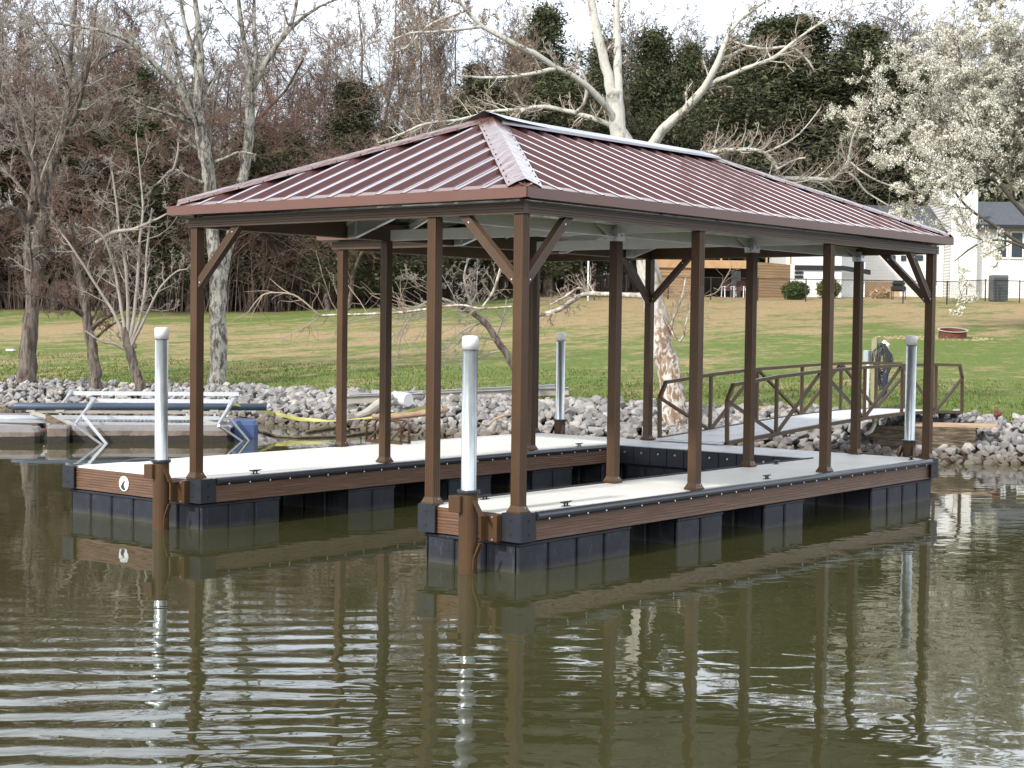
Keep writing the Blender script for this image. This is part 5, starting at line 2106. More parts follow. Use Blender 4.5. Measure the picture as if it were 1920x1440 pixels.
# trunk far left ---------------------------------------------------------
hero('bare_tree', 'grey barked bare tree with flared base at the far left of the bank', 'tree', 48, 37.5, 'bark_brown', 'twig_grey', [
    ([(46, 742, 37.5, 62), (49, 722, 37.5, 42), (52, 690, 37.5, 34), (58, 600, 37.5, 27), (62, 540, 37.5, 25), (68, 470, 37.5, 24), (78, 420, 37.5, 22)], 0, 3, 0.6),
    ([(60, 560, 37.5, 22), (54, 470, 37.5, 18), (58, 400, 37.6, 16), (66, 330, 37.8, 14), (52, 250, 38, 11), (30, 190, 38, 8), (0, 150, 38, 5)], 0, 9, 0.3),
    ([(78, 425, 37.5, 20), (88, 370, 37.4, 17), (100, 310, 37.2, 15), (118, 250, 37, 14), (128, 180, 37, 12), (132, 100, 37, 9), (140, 20, 37, 7), (146, -60, 37, 4)], 0, 12, 0.25),
    ([(104, 300, 37.2, 12), (122, 255, 36.8, 10), (142, 215, 36.5, 9), (160, 150, 36.2, 7), (172, 90, 36, 6), (180, 10, 36, 4)], 1, 10, 0.2),
    ([(84, 400, 37.4, 14), (70, 340, 37.0, 11), (42, 270, 36.8, 9), (14, 200, 36.5, 7), (0, 155, 36.4, 6)], 1, 8, 0.2),
    ([(55, 450, 37.5, 13), (40, 405, 37.3, 12), (15, 388, 37, 11), (-15, 380, 37, 9), (-60, 380, 37, 6)], 1, 6, 0.2),
    ([(126, 190, 37, 8), (150, 150, 37.4, 6), (190, 110, 37.8, 5), (235, 90, 38, 3)], 1, 6, 0.1),
    ([(60, 380, 37.5, 8), (20, 330, 37.8, 6), (-20, 300, 38, 4)], 1, 6, 0.1),
], opt(kids=[6, 9, 9, 6, 0]), 3, 1)

# short rough trunk with tangled crown ------------------------------------
hero('bare_tree', 'brown rough barked small tree with tangled red twigs, second trunk from the left', 'tree', 176, 36.0, 'bark_brown', 'twig_red', [
    ([(180, 742, 36, 32), (178, 720, 36, 25), (178, 690, 36, 21), (172, 650, 36, 20), (164, 610, 36, 19), (158, 570, 36, 17), (148, 520, 36, 14), (138, 470, 36, 11), (130, 420, 36, 8)], 0, 14, 0.35),
    ([(160, 590, 36, 12), (130, 575, 35.8, 8), (90, 560, 35.5, 5), (40, 548, 35.3, 3)], 1, 10, 0.2),
    ([(166, 620, 36, 10), (190, 600, 35.9, 7), (225, 585, 35.7, 4)], 1, 6, 0.1),
    ([(150, 530, 36, 11), (160, 470, 36.3, 8), (180, 420, 36.6, 6), (200, 360, 36.8, 4), (215, 300, 37, 3)], 1, 12, 0.1),
    ([(140, 480, 36, 9), (110, 430, 36.2, 6), (90, 370, 36.3, 4)], 1, 8, 0.1),
], opt(kids=[6, 8, 9, 6, 0], w=[0.08, 0.2, 0.25, 0.28, 0.3]), 5, 1)

# multi stemmed light tree ------------------------------------------------
hero('bare_tree', 'leaning dark trunk fanning into pale slender stems, third trunk from the left', 'tree', 262, 35.2, 'bark_brown', 'twig_grey', [
    ([(270, 746, 35.2, 26), (262, 720, 35.2, 19), (252, 690, 35.2, 17), (244, 660, 35.2, 18), (238, 640, 35.2, 16), (232, 615, 35.2, 12)], 0, 2, 0.5),
    ([(236, 640, 35.2, 8), (215, 590, 35.2, 6), (190, 550, 35.2, 5), (165, 510, 35.1, 5), (135, 465, 35, 4), (110, 430, 35, 3)], 1, 8, 0.2),
    ([(238, 640, 35.2, 8), (228, 580, 35.2, 6), (218, 520, 35.2, 5), (205, 470, 35.1, 5), (190, 440, 35, 4), (165, 425, 35, 3)], 1, 8, 0.2),
    ([(240, 640, 35.2, 8), (240, 570, 35.2, 7), (235, 500, 35.1, 6), (225, 440, 35, 5), (218, 380, 35, 4), (210, 320, 35, 3)], 1, 9, 0.2),
    ([(242, 645, 35.2, 9), (252, 590, 35.2, 7), (258, 520, 35.2, 6), (262, 450, 35.3, 5), (268, 390, 35.4, 4), (262, 320, 35.4, 3), (255, 250, 35.4, 2)], 1, 9, 0.2),
    ([(244, 645, 35.2, 7), (262, 600, 35.0, 6), (272, 540, 34.9, 5), (275, 470, 34.9, 4), (285, 390, 34.8, 3)], 1, 8, 0.2),
    ([(246, 650, 35.2, 7), (275, 590, 34.9, 5), (300, 540, 34.8, 4), (330, 510, 34.8, 3), (350, 505, 34.8, 2)], 1, 8, 0.2),
    ([(235, 655, 35.2, 6), (215, 645, 35.1, 5), (190, 640, 35, 4), (160, 620, 35, 2)], 1, 4, 0.2),
    ([(180, 455, 35.1, 9), (215, 435, 35, 8), (250, 430, 34.9, 7), (285, 415, 34.8, 5), (315, 400, 34.7, 3)], 1, 5, 0.2),
], opt(kids=[6, 8, 7, 5, 0], lr=[0.4, 0.34, 0.42, 0.5], up=[0, 0.05, 0.06, 0.05, 0]), 7, 0)

# tall twin tree ----------------------------------------------------------
hero('tall_tree', 'tall pale twin-stemmed bare tree rising behind the left roof corner', 'tree', 408, 36.3, 'bark_grey', 'twig_grey', [
    ([(410, 752, 36.3, 46), (408, 730, 36.3, 36), (408, 690, 36.3, 31), (410, 620, 36.3, 31), (408, 560, 36.3, 31), (410, 510, 36.3, 36), (408, 480, 36.3, 34)], 0, 1, 0.8),
    ([(402, 500, 36.3, 24), (400, 440, 36.3, 24), (396, 380, 36.3, 24), (392, 330, 36.2, 24), (384, 290, 36.1, 25), (374, 240, 36, 24), (370, 190, 36, 20), (376, 120, 36, 14), (372, 50, 36, 11), (360, -40, 36, 8)], 0, 11, 0.45),
    ([(372, 235, 36, 16), (350, 190, 35.8, 14), (320, 150, 35.6, 12), (285, 115, 35.4, 10), (245, 80, 35.2, 8), (200, 60, 35, 7), (140, 48, 35, 5), (75, 41, 35, 3)], 1, 14, 0.2),
    ([(372, 160, 36, 11), (362, 100, 36.1, 9), (346, 40, 36.2, 7), (335, -20, 36.2, 5)], 1, 9, 0.2),
    ([(350, 190, 35.9, 9), (335, 130, 36, 8), (325, 80, 36, 6), (300, 20, 36, 4)], 1, 8, 0.2),
    ([(416, 510, 36.4, 22), (430, 450, 36.5, 20), (444, 400, 36.6, 19), (454, 340, 36.7, 19), (464, 280, 36.8, 18), (470, 200, 36.8, 18), (470, 165, 36.8, 17), (463, 110, 36.8, 11), (452, 40, 36.8, 8), (445, -30, 36.8, 6)], 0, 10, 0.5),
    ([(468, 160, 36.8, 13), (480, 100, 36.9, 9), (476, 40, 36.9, 7), (478, -30, 36.9, 5)], 1, 6, 0.3),
    ([(473, 165, 36.8, 14), (500, 115, 36.7, 12), (525, 75, 36.6, 10), (548, 40, 36.5, 8), (560, -20, 36.5, 6)], 1, 8, 0.3),
    ([(530, 70, 36.6, 9), (565, 35, 36.4, 7), (600, 12, 36.3, 5), (640, -5, 36.2, 4)], 1, 6, 0.2),
    ([(360, 232, 36, 8), (320, 215, 35.5, 6), (275, 200, 35.2, 5), (240, 180, 35, 3)], 1, 8, 0.2),
    ([(400, 305, 36.2, 7), (425, 295, 36, 6), (450, 285, 35.8, 4), (480, 290, 35.6, 3)], 1, 6, 0.2),
    ([(384, 345, 36.2, 8), (350, 330, 36, 6), (325, 318, 35.9, 6), (300, 340, 35.8, 4), (280, 356, 35.8, 3)], 1, 7, 0.2),
    ([(325, 318, 35.9, 5), (333, 290, 35.8, 4), (334, 262, 35.8, 2)], 2, 4, 0.2),
    ([(356, 225, 36, 7), (335, 205, 35.6, 5), (300, 195, 35.3, 4)], 1, 7, 0.2),
], opt(kids=[6, 8, 8, 6, 0], lr=[0.28, 0.34, 0.42, 0.5]), 9, 1)

# second slender trunk just behind
hero('bare_tree', 'slender grey trunk standing close behind the tall twin-stemmed tree', 'tree', 374, 39.0, 'bark_brown', 'twig_brown', [
    ([(372, 735, 39, 16), (371, 690, 39, 13), (373, 600, 39, 12), (378, 500, 39, 11), (382, 400, 39, 10), (390, 300, 39, 8), (402, 200, 39, 5), (415, 120, 39, 3)], 0, 16, 0.4),
], opt(kids=[10, 6, 6, 4, 0], lr=[0.3, 0.4, 0.45, 0.5]), 10)


# sycamore ---------------------------------------------------------------
def balls(rng, chains):
    tips = [c for c in chains if c[2] >= 3]
    rng.shuffle(tips)
    V, Fc = [], []
    for c in tips[:260]:
        p = Vector(c[0][-1])
        q = p-Vector((0, 0, rng.uniform(0.05, 0.20)))
        b = len(V)
        V += [p+Vector((0.003, 0, 0)), p-Vector((0.003, 0, 0)), q]
        Fc += [(b, b+1, b+2)]
        s = rng.uniform(0.020, 0.028)
        b = len(V)
        V += [q+Vector(d)*s for d in ((1, 0, 0), (-1, 0, 0), (0, 1, 0), (0, -1, 0), (0, 0, 1), (0, 0, -1))]
        Fc += [(b+i, b+j, b+k) for i, j, k in ((0, 2, 4), (2, 1, 4), (1, 3, 4), (3, 0, 4), (2, 0, 5), (1, 2, 5), (3, 1, 5), (0, 3, 5))]
    return np.array([tuple(v) for v in V]), np.array(Fc), 'seed'


SY = 27.5
hero('sycamore_tree', 'big white barked sycamore leaning behind the dock roof, hung with seed balls', 'tree', 1266, SY, 'bark_syc', 'twig_tan', [
    ([(1274, 818, SY, 60), (1270, 800, SY, 50), (1266, 770, SY, 47), (1254, 700, SY, 44), (1240, 640, SY, 42), (1228, 580, SY, 41), (1216, 520, SY, 42), (1206, 440, SY, 40), (1192, 360, SY, 37), (1176, 300, SY, 35), (1162, 250, SY, 33), (1155, 205, SY, 30), (1151, 170, SY, 27)], 0, 0, 0.4),
    ([(1152, 195, SY, 22), (1140, 140, SY, 19), (1128, 90, SY, 18), (1114, 30, SY, 16), (1098, -40, SY, 13), (1088, -130, SY, 9)], 0, 10, 0.3),
    ([(1160, 210, SY, 19), (1159, 150, SY, 16), (1158, 90, SY+0.2, 15), (1156, 20, SY+0.3, 13), (1158, -60, SY+0.3, 10)], 0, 10, 0.3),
    # right hand main limb
    ([(1196, 340, SY, 20), (1225, 270, SY-0.2, 20), (1250, 235, SY-0.4, 18), (1285, 205, SY-0.6, 16), (1320, 165, SY-0.8, 14), (1345, 120, SY-1, 12), (1362, 75, SY-1, 9), (1385, 40, SY-1, 7), (1430, 5, SY-1.1, 4)], 0, 18, 0.35),
    ([(1328, 160, SY-0.8, 10), (1360, 145, SY-1, 9), (1400, 128, SY-1.2, 9), (1445, 112, SY-1.4, 8), (1472, 92, SY-1.5, 7), (1500, 70, SY-1.5, 5), (1545, 40, SY-1.6, 4), (1600, 12, SY-1.7, 3), (1650, 4, SY-1.8, 2)], 1, 21, 0.2),
    ([(1345, 112, SY-1, 7), (1372, 103, SY-0.9, 6), (1400, 90, SY-0.8, 6), (1440, 92, SY-0.8, 6), (1480, 88, SY-0.8, 5), (1510, 108, SY-0.8, 4), (1528, 135, SY-0.8, 3)], 1, 16, 0.2),
    ([(1365, 70, SY-1, 6), (1368, 74, SY-1, 5), (1400, 86, SY-1.2, 4), (1420, 88, SY-1.3, 3)], 1, 6, 0.2),
    # left long limb sweeping up and left
    ([(1160, 240, SY, 13), (1130, 190, SY-0.3, 12), (1085, 150, SY-0.6, 11), (1040, 125, SY-0.8, 10), (1000, 100, SY-1, 12), (950, 75, SY-1.2, 10), (905, 50, SY-1.3, 8), (875, 20, SY-1.4, 7), (850, -15, SY-1.5, 5)], 0, 21, 0.25),
    ([(1040, 128, SY-0.8, 9), (1000, 138, SY-0.9, 7), (950, 145, SY-1, 6), (900, 145, SY-1, 5), (862, 142, SY-1, 3)], 1, 21, 0.15),
    ([(905, 50, SY-1.3, 6), (860, 55, SY-1.5, 6), (810, 60, SY-1.6, 5), (770, 62, SY-1.7, 4), (735, 75, SY-1.8, 3)], 1, 21, 0.15),
    ([(870, 20, SY-1.4, 6), (840, 32, SY-1.2, 5), (800, 50, SY-1, 4), (760, 90, SY-0.9, 3), (715, 100, SY-0.9, 2)], 1, 18, 0.15),
    # low limb left above the roof ridge
    ([(1180, 262, SY, 12), (1140, 232, SY+0.2, 10), (1090, 215, SY+0.4, 9), (1050, 205, SY+0.5, 9), (1010, 200, SY+0.5, 8), (985, 205, SY+0.6, 6), (962, 225, SY+0.6, 4)], 1, 25, 0.15),
    ([(1078, 212, SY+0.4, 8), (1095, 195, SY+0.3, 7), (1100, 160, SY+0.2, 6), (1090, 130, SY+0.1, 4)], 2, 12, 0.2),
    # left behind roof
    ([(1000, 205, SY+1.5, 7), (930, 208, SY+1.8, 6), (860, 225, SY+2, 6), (800, 232, SY+2.1, 5), (760, 248, SY+2.2, 4), (710, 268, SY+2.3, 3)], 1, 37, 0.1),
    # right low limbs over the roof
    ([(1200, 330, SY, 14), (1260, 300, SY-0.3, 9), (1310, 290, SY-0.6, 8), (1350, 283, SY-0.8, 8), (1400, 280, SY-1, 8), (1440, 290, SY-1, 7), (1458, 318, SY-1, 4)], 1, 33, 0.3),
    ([(1455, 318, SY-1, 4), (1490, 300, SY-1.1, 4), (1510, 296, SY-1.1, 3)], 2, 14, 0.1),
    ([(1430, 288, SY-1, 5), (1460, 275, SY-1.1, 4), (1500, 250, SY-1.2, 3), (1540, 200, SY-1.3, 2)], 2, 18, 0.1),
    ([(1200, 400, SY, 14), (1300, 350, SY+0.4, 10), (1400, 336, SY+0.6, 9), (1460, 334, SY+0.7, 9), (1510, 336, SY+0.7, 9), (1560, 336, SY+0.7, 8), (1580, 318, SY+0.7, 7), (1592, 302, SY+0.7, 6)], 1, 29, 0.4),
    ([(1590, 302, SY+0.7, 5), (1598, 260, SY+0.7, 4), (1612, 225, SY+0.7, 3), (1618, 180, SY+0.7, 2)], 2, 12, 0.1),
    ([(1592, 302, SY+0.7, 5), (1620, 325, SY+0.6, 4), (1660, 345, SY+0.5, 3), (1715, 360, SY+0.5, 2)], 2, 12, 0.1),
    ([(1582, 318, SY+0.7, 6), (1605, 335, SY+0.7, 5), (1625, 360, SY+0.7, 4), (1665, 385, SY+0.7, 3)], 2, 10, 0.1),
    # hanging limb seen through the dock, to the left
    ([(1210, 555, SY, 14), (1180, 553, SY+0.2, 10), (1140, 552, SY+0.5, 9), (1100, 550, SY+0.8, 9), (1075, 562, SY+1, 9), (1050, 580, SY+1.2, 9), (1015, 590, SY+1.4, 7), (985, 600, SY+1.5, 5)], 1, 21, 0.3),
    ([(1100, 548, SY+0.8, 6), (1085, 540, SY+0.8, 5), (1060, 556, SY+0.8, 4), (1030, 572, SY+0.8, 3)], 2, 14, 0.1),
    ([(960, 575, SY+1.5, 4), (900, 578, SY+1.7, 4), (860, 572, SY+1.8, 5), (800, 580, SY+2, 5), (760, 585, SY+2, 5), (715, 588, SY+2, 5), (640, 590, SY+2.2, 5), (600, 592, SY+2.2, 4)], 2, 25, 0.1),
    ([(600, 592, SY+2.2, 4), (575, 570, SY+2.2, 4), (550, 553, SY+2.2, 4), (515, 549, SY+2.2, 3), (490, 555, SY+2.2, 3), (462, 590, SY+2.2, 2)], 3, 10, 0.1),
    ([(600, 592, SY+2.2, 3), (575, 612, SY+2.2, 3), (550, 623, SY+2.2, 3), (525, 640, SY+2.2, 2)], 3, 6, 0.1),
    ([(905, 575, SY+1.6, 4), (925, 545, SY+1.6, 5), (940, 500, SY+1.5, 6), (950, 480, SY+1.5, 6)], 2, 16, 0.1),
    ([(1240, 585, SY, 5), (1275, 640, SY-0.3, 4), (1290, 590, SY-0.4, 3), (1310, 560, SY-0.4, 2)], 2, 12, 0.2),
    ([(1254, 640, SY, 7), (1262, 600, SY-0.2, 5), (1278, 560, SY-0.3, 4), (1286, 520, SY-0.3, 3)], 2, 12, 0.2),
    ([(1300, 560, SY-0.3, 3), (1340, 550, SY-0.4, 3), (1355, 530, SY-0.4, 3), (1372, 500, SY-0.4, 2)], 3, 10, 0.1),
], opt(kids=[8, 11, 6, 4, 0], lr=[0.17, 0.24, 0.46, 0.55], rr=[0.25, 0.32, 0.45, 0.6], w=[0.08, 0.22, 0.26, 0.28, 0.3], up=[0.03, 0.12, 0.13, 0.06, 0], rmin=0.0040), 13, 2, balls)

# small leaning tree by the bank behind the posts
hero('leaning_tree', 'small dark leaning tree with drooping twigs behind the near posts', 'tree', 992, 31.0, 'bark_brown', 'twig_grey', [
    ([(1005, 770, 31, 18), (985, 720, 31, 15), (965, 690, 31, 14), (940, 650, 31, 13), (915, 612, 31, 12), (890, 590, 31, 10), (868, 578, 31, 8), (840, 570, 31, 5), (805, 575, 31, 4)], 0, 12, 0.3),
    ([(860, 575, 31, 6), (830, 560, 31, 5), (790, 572, 31.2, 4), (760, 610, 31.3, 3), (745, 660, 31.3, 2)], 1, 14, 0.2),
    ([(900, 600, 31, 6), (880, 560, 31, 5), (870, 520, 31, 4), (880, 480, 31, 3)], 1, 12, 0.1),
    ([(930, 632, 31, 4), (945, 590, 30.9, 3), (950, 560, 30.9, 2)], 1, 8, 0.1),
], opt(kids=[6, 7, 6, 4, 0], up=[0, -0.02, -0.03, -0.05, 0], w=[0.05, 0.2, 0.25, 0.3, 0.3], rmin=0.0035), 17)


# blossoming pear -----------------------------------------------------------
def blossoms(rng, chains):
    pts = []
    for pp, rad, lvl in chains:
        if lvl >= 3:
            for i in range(1, len(pp)):
                if rng.random() < 0.97:
                    pts.append(pp[i])
                if rng.random() < 0.25:
                    a, b = pp[i-1], pp[i]
                    pts.append(((a[0]+b[0])/2, (a[1]+b[1])/2, (a[2]+b[2])/2))
    V, Fc = leaves(rng, pts, 11, 0.036, 0.022)
    return V, Fc, 'blossom'


PD = 60.0
PO = dict(n=[8, 6, 5, 4, 3], w=[0.06, 0.12, 0.18, 0.2, 0.2], up=[0.0, 0.03, 0.02, 0.02, 0.0], kids=[8, 9, 8, 6, 0], t0=[0.25, 0.12, 0.12], ang=[(25, 60), (28, 62), (30, 68)],
          lr=[0.5, 0.5, 0.48, 0.5], rr=[0.5, 0.5, 0.55, 0.6], rmin=0.010, max=4, tip=0.25)
hero('pear_tree', 'large pear tree in full white blossom at the right, in front of the brick house', 'tree', 1990, PD, 'bark_brown', 'twig_dark', [
    ([(1990, 590, PD, 26), (1988, 520, PD, 20), (1986, 440, PD, 18), (1985, 360, PD, 14), (1984, 260, PD, 9), (1980, 130, PD, 5), (1975, 40, PD, 3)], 0, 10, 0.3),
    ([(1988, 470, PD, 12), (1920, 400, PD-0.5, 9), (1860, 330, PD-1, 7), (1800, 270, PD-1, 5), (1740, 220, PD-1, 4), (1680, 190, PD-1, 2)], 1, 20, 0.25),
    ([(1986, 420, PD, 11), (1930, 330, PD+0.5, 9), (1880, 240, PD+0.5, 6), (1830, 160, PD+0.5, 4), (1790, 110, PD+0.5, 2)], 1, 21, 0.25),
    ([(1986, 380, PD, 10), (1950, 260, PD, 7), (1910, 160, PD-0.5, 5), (1880, 80, PD-0.5, 3)], 1, 20, 0.2),
    ([(1988, 490, PD, 10), (1920, 460, PD-1, 7), (1860, 420, PD-1.5, 6), (1815, 390, PD-1.8, 5), (1780, 350, PD-2, 4), (1730, 320, PD-2, 3), (1680, 300, PD-2, 2)], 1, 6, 0.45),
    ([(1988, 510, PD, 9), (1930, 470, PD-2, 6), (1880, 450, PD-2.5, 5), (1830, 460, PD-3, 4), (1790, 490, PD-3, 2)], 1, 4, 0.3),
    ([(1860, 330, PD-1, 5), (1800, 330, PD-2, 4), (1740, 370, PD-2.4, 3), (1700, 400, PD-2.5, 2)], 1, 7, 0.2),
    ([(1986, 400, PD, 8), (2040, 330, PD, 6), (2100, 240, PD, 4), (2140, 160, PD, 2)], 1, 12, 0.2),
    ([(1986, 440, PD, 8), (2060, 400, PD, 6), (2130, 340, PD, 4), (2180, 320, PD, 2)], 1, 12, 0.2),
    ([(1740, 220, PD-1, 3), (1700, 240, PD-1.2, 2), (1650, 250, PD-1.4, 1)], 2, 8, 0.1),
], PO, 23, 0, blossoms, 'blossom')

# ------------------------------------------------------------------ the wood behind: prototypes, then copies
FAR = dict(n=[8, 6, 5, 4, 3], w=[0.08, 0.12, 0.16, 0.2, 0.2], up=[0.03, 0.10, 0.08, 0.05, 0.0], kids=[15, 9, 7, 4, 0], t0=[0.22, 0.15, 0.1], ang=[(25, 60), (25, 60), (25, 65)],
           lr=[0.42, 0.45, 0.45, 0.5], rr=[0.42, 0.5, 0.5, 0.6], rmin=0.0085, max=4, tip=0.2)


def far_proto(seed, H, r, **k):
    o = dict(FAR)
    o.update(k)
    rng = random.Random(seed)
    ch = []
    grow(ch, rng, (0, 0, -0.3), (rng.gauss(0, 0.04), rng.gauss(0, 0.04), 1), H, r, 0, o)
    return ch


def proto_tree(name, label, cat, group, ch, bark, twig, extra=None, extra_name=None):
    return tree_obj(name, label, cat, (0, 0, 0), ch, bark, twig, 0, group, extra, None, extra_name)


LB_RED = 'bare tree with reddish budding twigs in the wood behind the left lawn'
LB_MID = 'bare grey brown tree in the wood behind the dock roof'
LB_RGT = 'bare brown tree in the wood behind the houses'
GR_RED, GR_MID, GR_RGT = 'reddish bare trees of the left wood', 'bare trees of the middle wood', 'bare trees behind the houses'


def cedar_proto(seed, H, rad):
    rng = random.Random(seed)
    ch = []
    o = dict(n=[8, 4, 3], w=[0.015, 0.12, 0.15], up=[0.02, 0.10, 0.06], kids=[0, 7, 0], t0=[0.1, 0.15], ang=[(60, 85), (30, 60)], lr=[0.2, 0.45], rr=[0.3, 0.5], rmin=0.012, max=2, tip=0.15)
    trunk = []
    grow(trunk, rng, (0, 0, -0.3), (0.0, 0.0, 1), H, 0.17, 0, dict(o, max=0))
    ch += trunk
    tp = trunk[0][0]
    for k in range(int(H*14)):
        t = rng.random()**0.85
        z = H*(0.10+0.88*t)
        shape = (1-t)**0.75*(0.45+0.85*rng.random()**1.3)*(0.35+0.65*min(1, t/0.14))*(0.8+0.35*math.sin(t*17+seed+math.floor(rng.random()*3)))
        L = rad*shape*(0.6 if rng.random() < 0.2 else 1.0)+0.15
        i = min(len(tp)-2, int(t*(len(tp)-1)))
        p = (tp[i][0], tp[i][1], z-0.3)
        a = rng.uniform(0, 2*PI)
        el = rng.uniform(-0.05, 0.6)
        grow(ch, rng, p, nrm((math.cos(a), math.sin(a), el)), L, 0.03, 1, o)
    cs = []
    for pp, rr_, lvl in ch:
        if lvl == 0:
            continue
        for i in range(1, len(pp)):
            cs.append(pp[i])
            if lvl == 2:
                a, b = pp[i-1], pp[i]
                cs.append(((a[0]+b[0])/2, (a[1]+b[1])/2, (a[2]+b[2])/2))
    V, Fc = leaves(rng, cs, 6, 0.23, 0.044)
    return ch, (V, Fc, 'cedar')


protos = {}
protos['red'] = [proto_tree('bare_tree', LB_RED, 'tree', GR_RED, far_proto(31+i, 12.5+i, 0.15, w=[0.12, 0.17, 0.2, 0.2, 0.2], up=[0.02, 0.05, 0.04, 0.02, 0], kids=[17, 10, 8, 4, 0], t0=[0.10, 0.1, 0.1], ang=[(30, 70), (25, 65), (25, 65)], lr=[0.55, 0.45, 0.45, 0.5]), 'trunk_far', 'twig_red') for i in range(3)]
protos['mid'] = [proto_tree('bare_tree', LB_MID, 'tree', GR_MID, far_proto(41+i, 14+i, 0.115, w=[0.09, 0.14, 0.17, 0.2, 0.2], up=[0.02, 0.17, 0.14, 0.08, 0], ang=[(20, 45), (20, 50), (20, 60)]), 'trunk_far', ['twig_brown', 'twig_tan', 'twig_brown'][i]) for i in range(3)]
protos['rgt'] = [proto_tree('bare_tree', LB_RGT, 'tree', GR_RGT, far_proto(51+i, 13+i, 0.13, up=[0.03, 0.13, 0.11, 0.06, 0]), 'trunk_far', 'twig_far') for i in range(2)]
protos['cedar'] = []
for i in range(3):
    ch, ex = cedar_proto(61+i, 12.0+1.5*i, 3.3+0.4*i)
    protos['cedar'].append(proto_tree('cedar_tree', 'dark green cedar standing in the wood', 'tree', 'cedars of the wood', ch, 'trunk_far', 'twig_dark', ex, 'foliage'))
used = {}


def place(kind, px, d, H=None, label=None, group=None, k=None):
    i = rnd2.randrange(len(protos[kind])) if k is None else k
    p = protos[kind][i]
    if (kind, i) not in used:
        o = p
        used[(kind, i)] = 1
    else:
        o = copy_tree(p)
    base = {'red': (12.5, 1), 'mid': (14, 1), 'rgt': (13, 1), 'cedar': (12.0, 1.5)}[kind]
    h0 = base[0]+base[1]*i
    s = (H or h0)/h0
    o.location = gp(px, d)
    o.rotation_euler = (0, 0, rnd2.uniform(0, 6.28))
    w_ = s*rnd2.uniform(0.9, 1.15)
    o.scale = (w_, w_, s)
    if kind == 'cedar' and not label:
        o['label'] = 'dark green cedar standing in the wood'
        o['group'] = 'cedars of the wood'
    if label:
        o['label'] = label
    if group:
        o['group'] = group
    return o


def topH(px, d, v):
    """height a tree at (px, d) needs for its top to stand at survey row v"""
    return at(px, v, d).z-zground(px, d)


rnd2 = random.Random(77)
# singled out cedars (column, distance, row of the top)
CED = [(270, 84, 118, 'broad dark cedar behind the fork of the left trees'), (640, 88, 145, 'dark cedar just left of the roof peak, above the eave'), (560, 86, 240, 'low dark cedar left behind the roof slope'),
       (962, 92, 62, 'ragged tall cedar left of the sycamore fork'), (1028, 90, 5, 'tallest dark cedar, its top beside the sycamore stems'), (1215, 99, 45, 'dark cedar right of the sycamore stems'),
       (1275, 99, 75, 'dense dark cedar between the sycamore limbs'), (1335, 99, 88, 'dark cedar behind the right sycamore limb'), (1420, 101.5, 30, 'tall bushy cedar above the middle of the right roof slope'),
       (1510, 101.5, 22, 'tall bushy cedar second from the blossoming tree'), (1590, 101.5, 34, 'tall bushy cedar next to the blossoming tree'), (1640, 102.5, 80, 'shorter cedar partly behind the blossoming tree')]
CED += [(1120, 100, 70, 'dark cedar hidden close behind the sycamore trunk'), (1375, 103, 70, 'dark cedar between the two tall bushy cedars and the sycamore limb'), (1465, 106, 60, 'dark cedar filling the gap between two tall bushy cedars'), (900, 98, 110, 'low ragged dark cedar left of the tallest cedars')]
for px, d, v, lab in CED:
    for ty in range(1):
        o = place('cedar', px, d, topH(px, d, v), lab)
        if 'group' in o:
            del o['group']
        sc = 1.75 if px > 1400 else (1.15 if px > 900 else 1.4)
        o.scale = (o.scale[0]*sc, o.scale[1]*sc, o.scale[2])
# lower cedars filling the wood
for i in range(96):
    px = -260+i*26+rnd2.uniform(-15, 15)
    d = rnd2.uniform(82, 112) if px < 1150 else rnd2.uniform(102, 124)
    if px < 800:
        d -= 6
    v = interp(px, [-200, 200, 500, 800, 900, 1100, 1600, 2200], [190, 200, 270, 290, 200, 150, 120, 220])+rnd2.uniform(-50, 70)
    o = place('cedar', px, d, max(4.5, topH(px, d, v)))
    k_w = rnd2.uniform(1.4, 2.0)
    o.scale = (o.scale[0]*k_w, o.scale[1]*k_w, o.scale[2])
# bare trees
def row(kind, x0, x1, step, d0, d1, vt, jit, wide=1.0, **kw):
    px = x0
    while px < x1:
        q = px+rnd2.uniform(-step*0.45, step*0.45)
        d = rnd2.uniform(d0, d1)
        v = interp(q, [a for a, b in vt], [b for a, b in vt])+rnd2.uniform(-jit, jit)
        o = place(kind, q, d, max(4.5, topH(q, d, v)), **kw)
        o.scale = (o.scale[0]*wide, o.scale[1]*wide, o.scale[2])
        px += step
row('red', -240, 700, 40, 73, 82, [(-200, 200), (100, 190), (380, 230), (560, 280), (700, 330)], 80, 1.5)
row('red', -240, 720, 50, 84, 96, [(-200, 40), (150, 60), (350, 120), (520, 160), (620, 210), (720, 240)], 70, 1.3)
row('mid', -240, 560, 58, 86, 98, [(-200, -10), (150, 10), (330, 70), (430, 160), (560, 170)], 50, 1.2, label='bare brown tree among the reddish trees of the left wood', group='brown bare trees of the left wood')
row('mid', 560, 960, 36, 86, 98, [(560, 130), (640, 60), (700, 20), (880, 30), (960, 70)], 40, 1.1)
row('mid', 700, 1180, 70, 84, 92, [(700, 200), (900, 170), (1180, 200)], 60, 1.2)
row('rgt', 1170, 1480, 60, 95.5, 98, [(1100, 260), (1480, 280)], 60, 1.2)
row('rgt', 1480, 1760, 45, 101, 104, [(1480, 230), (1760, 170)], 70, 1.2)
row('rgt', 1150, 1760, 50, 106, 111, [(1100, 120), (1300, 110), (1660, 120), (1760, 90)], 50, 1.2)
row('rgt', 1640, 2300, 50, 112, 128, [(1600, 130), (1700, 60), (1850, 20), (2300, 20)], 60)
row('mid', 1150, 1700, 90, 112, 126, [(850, 110), (1700, 110)], 40, label=LB_RGT, group=GR_RGT)
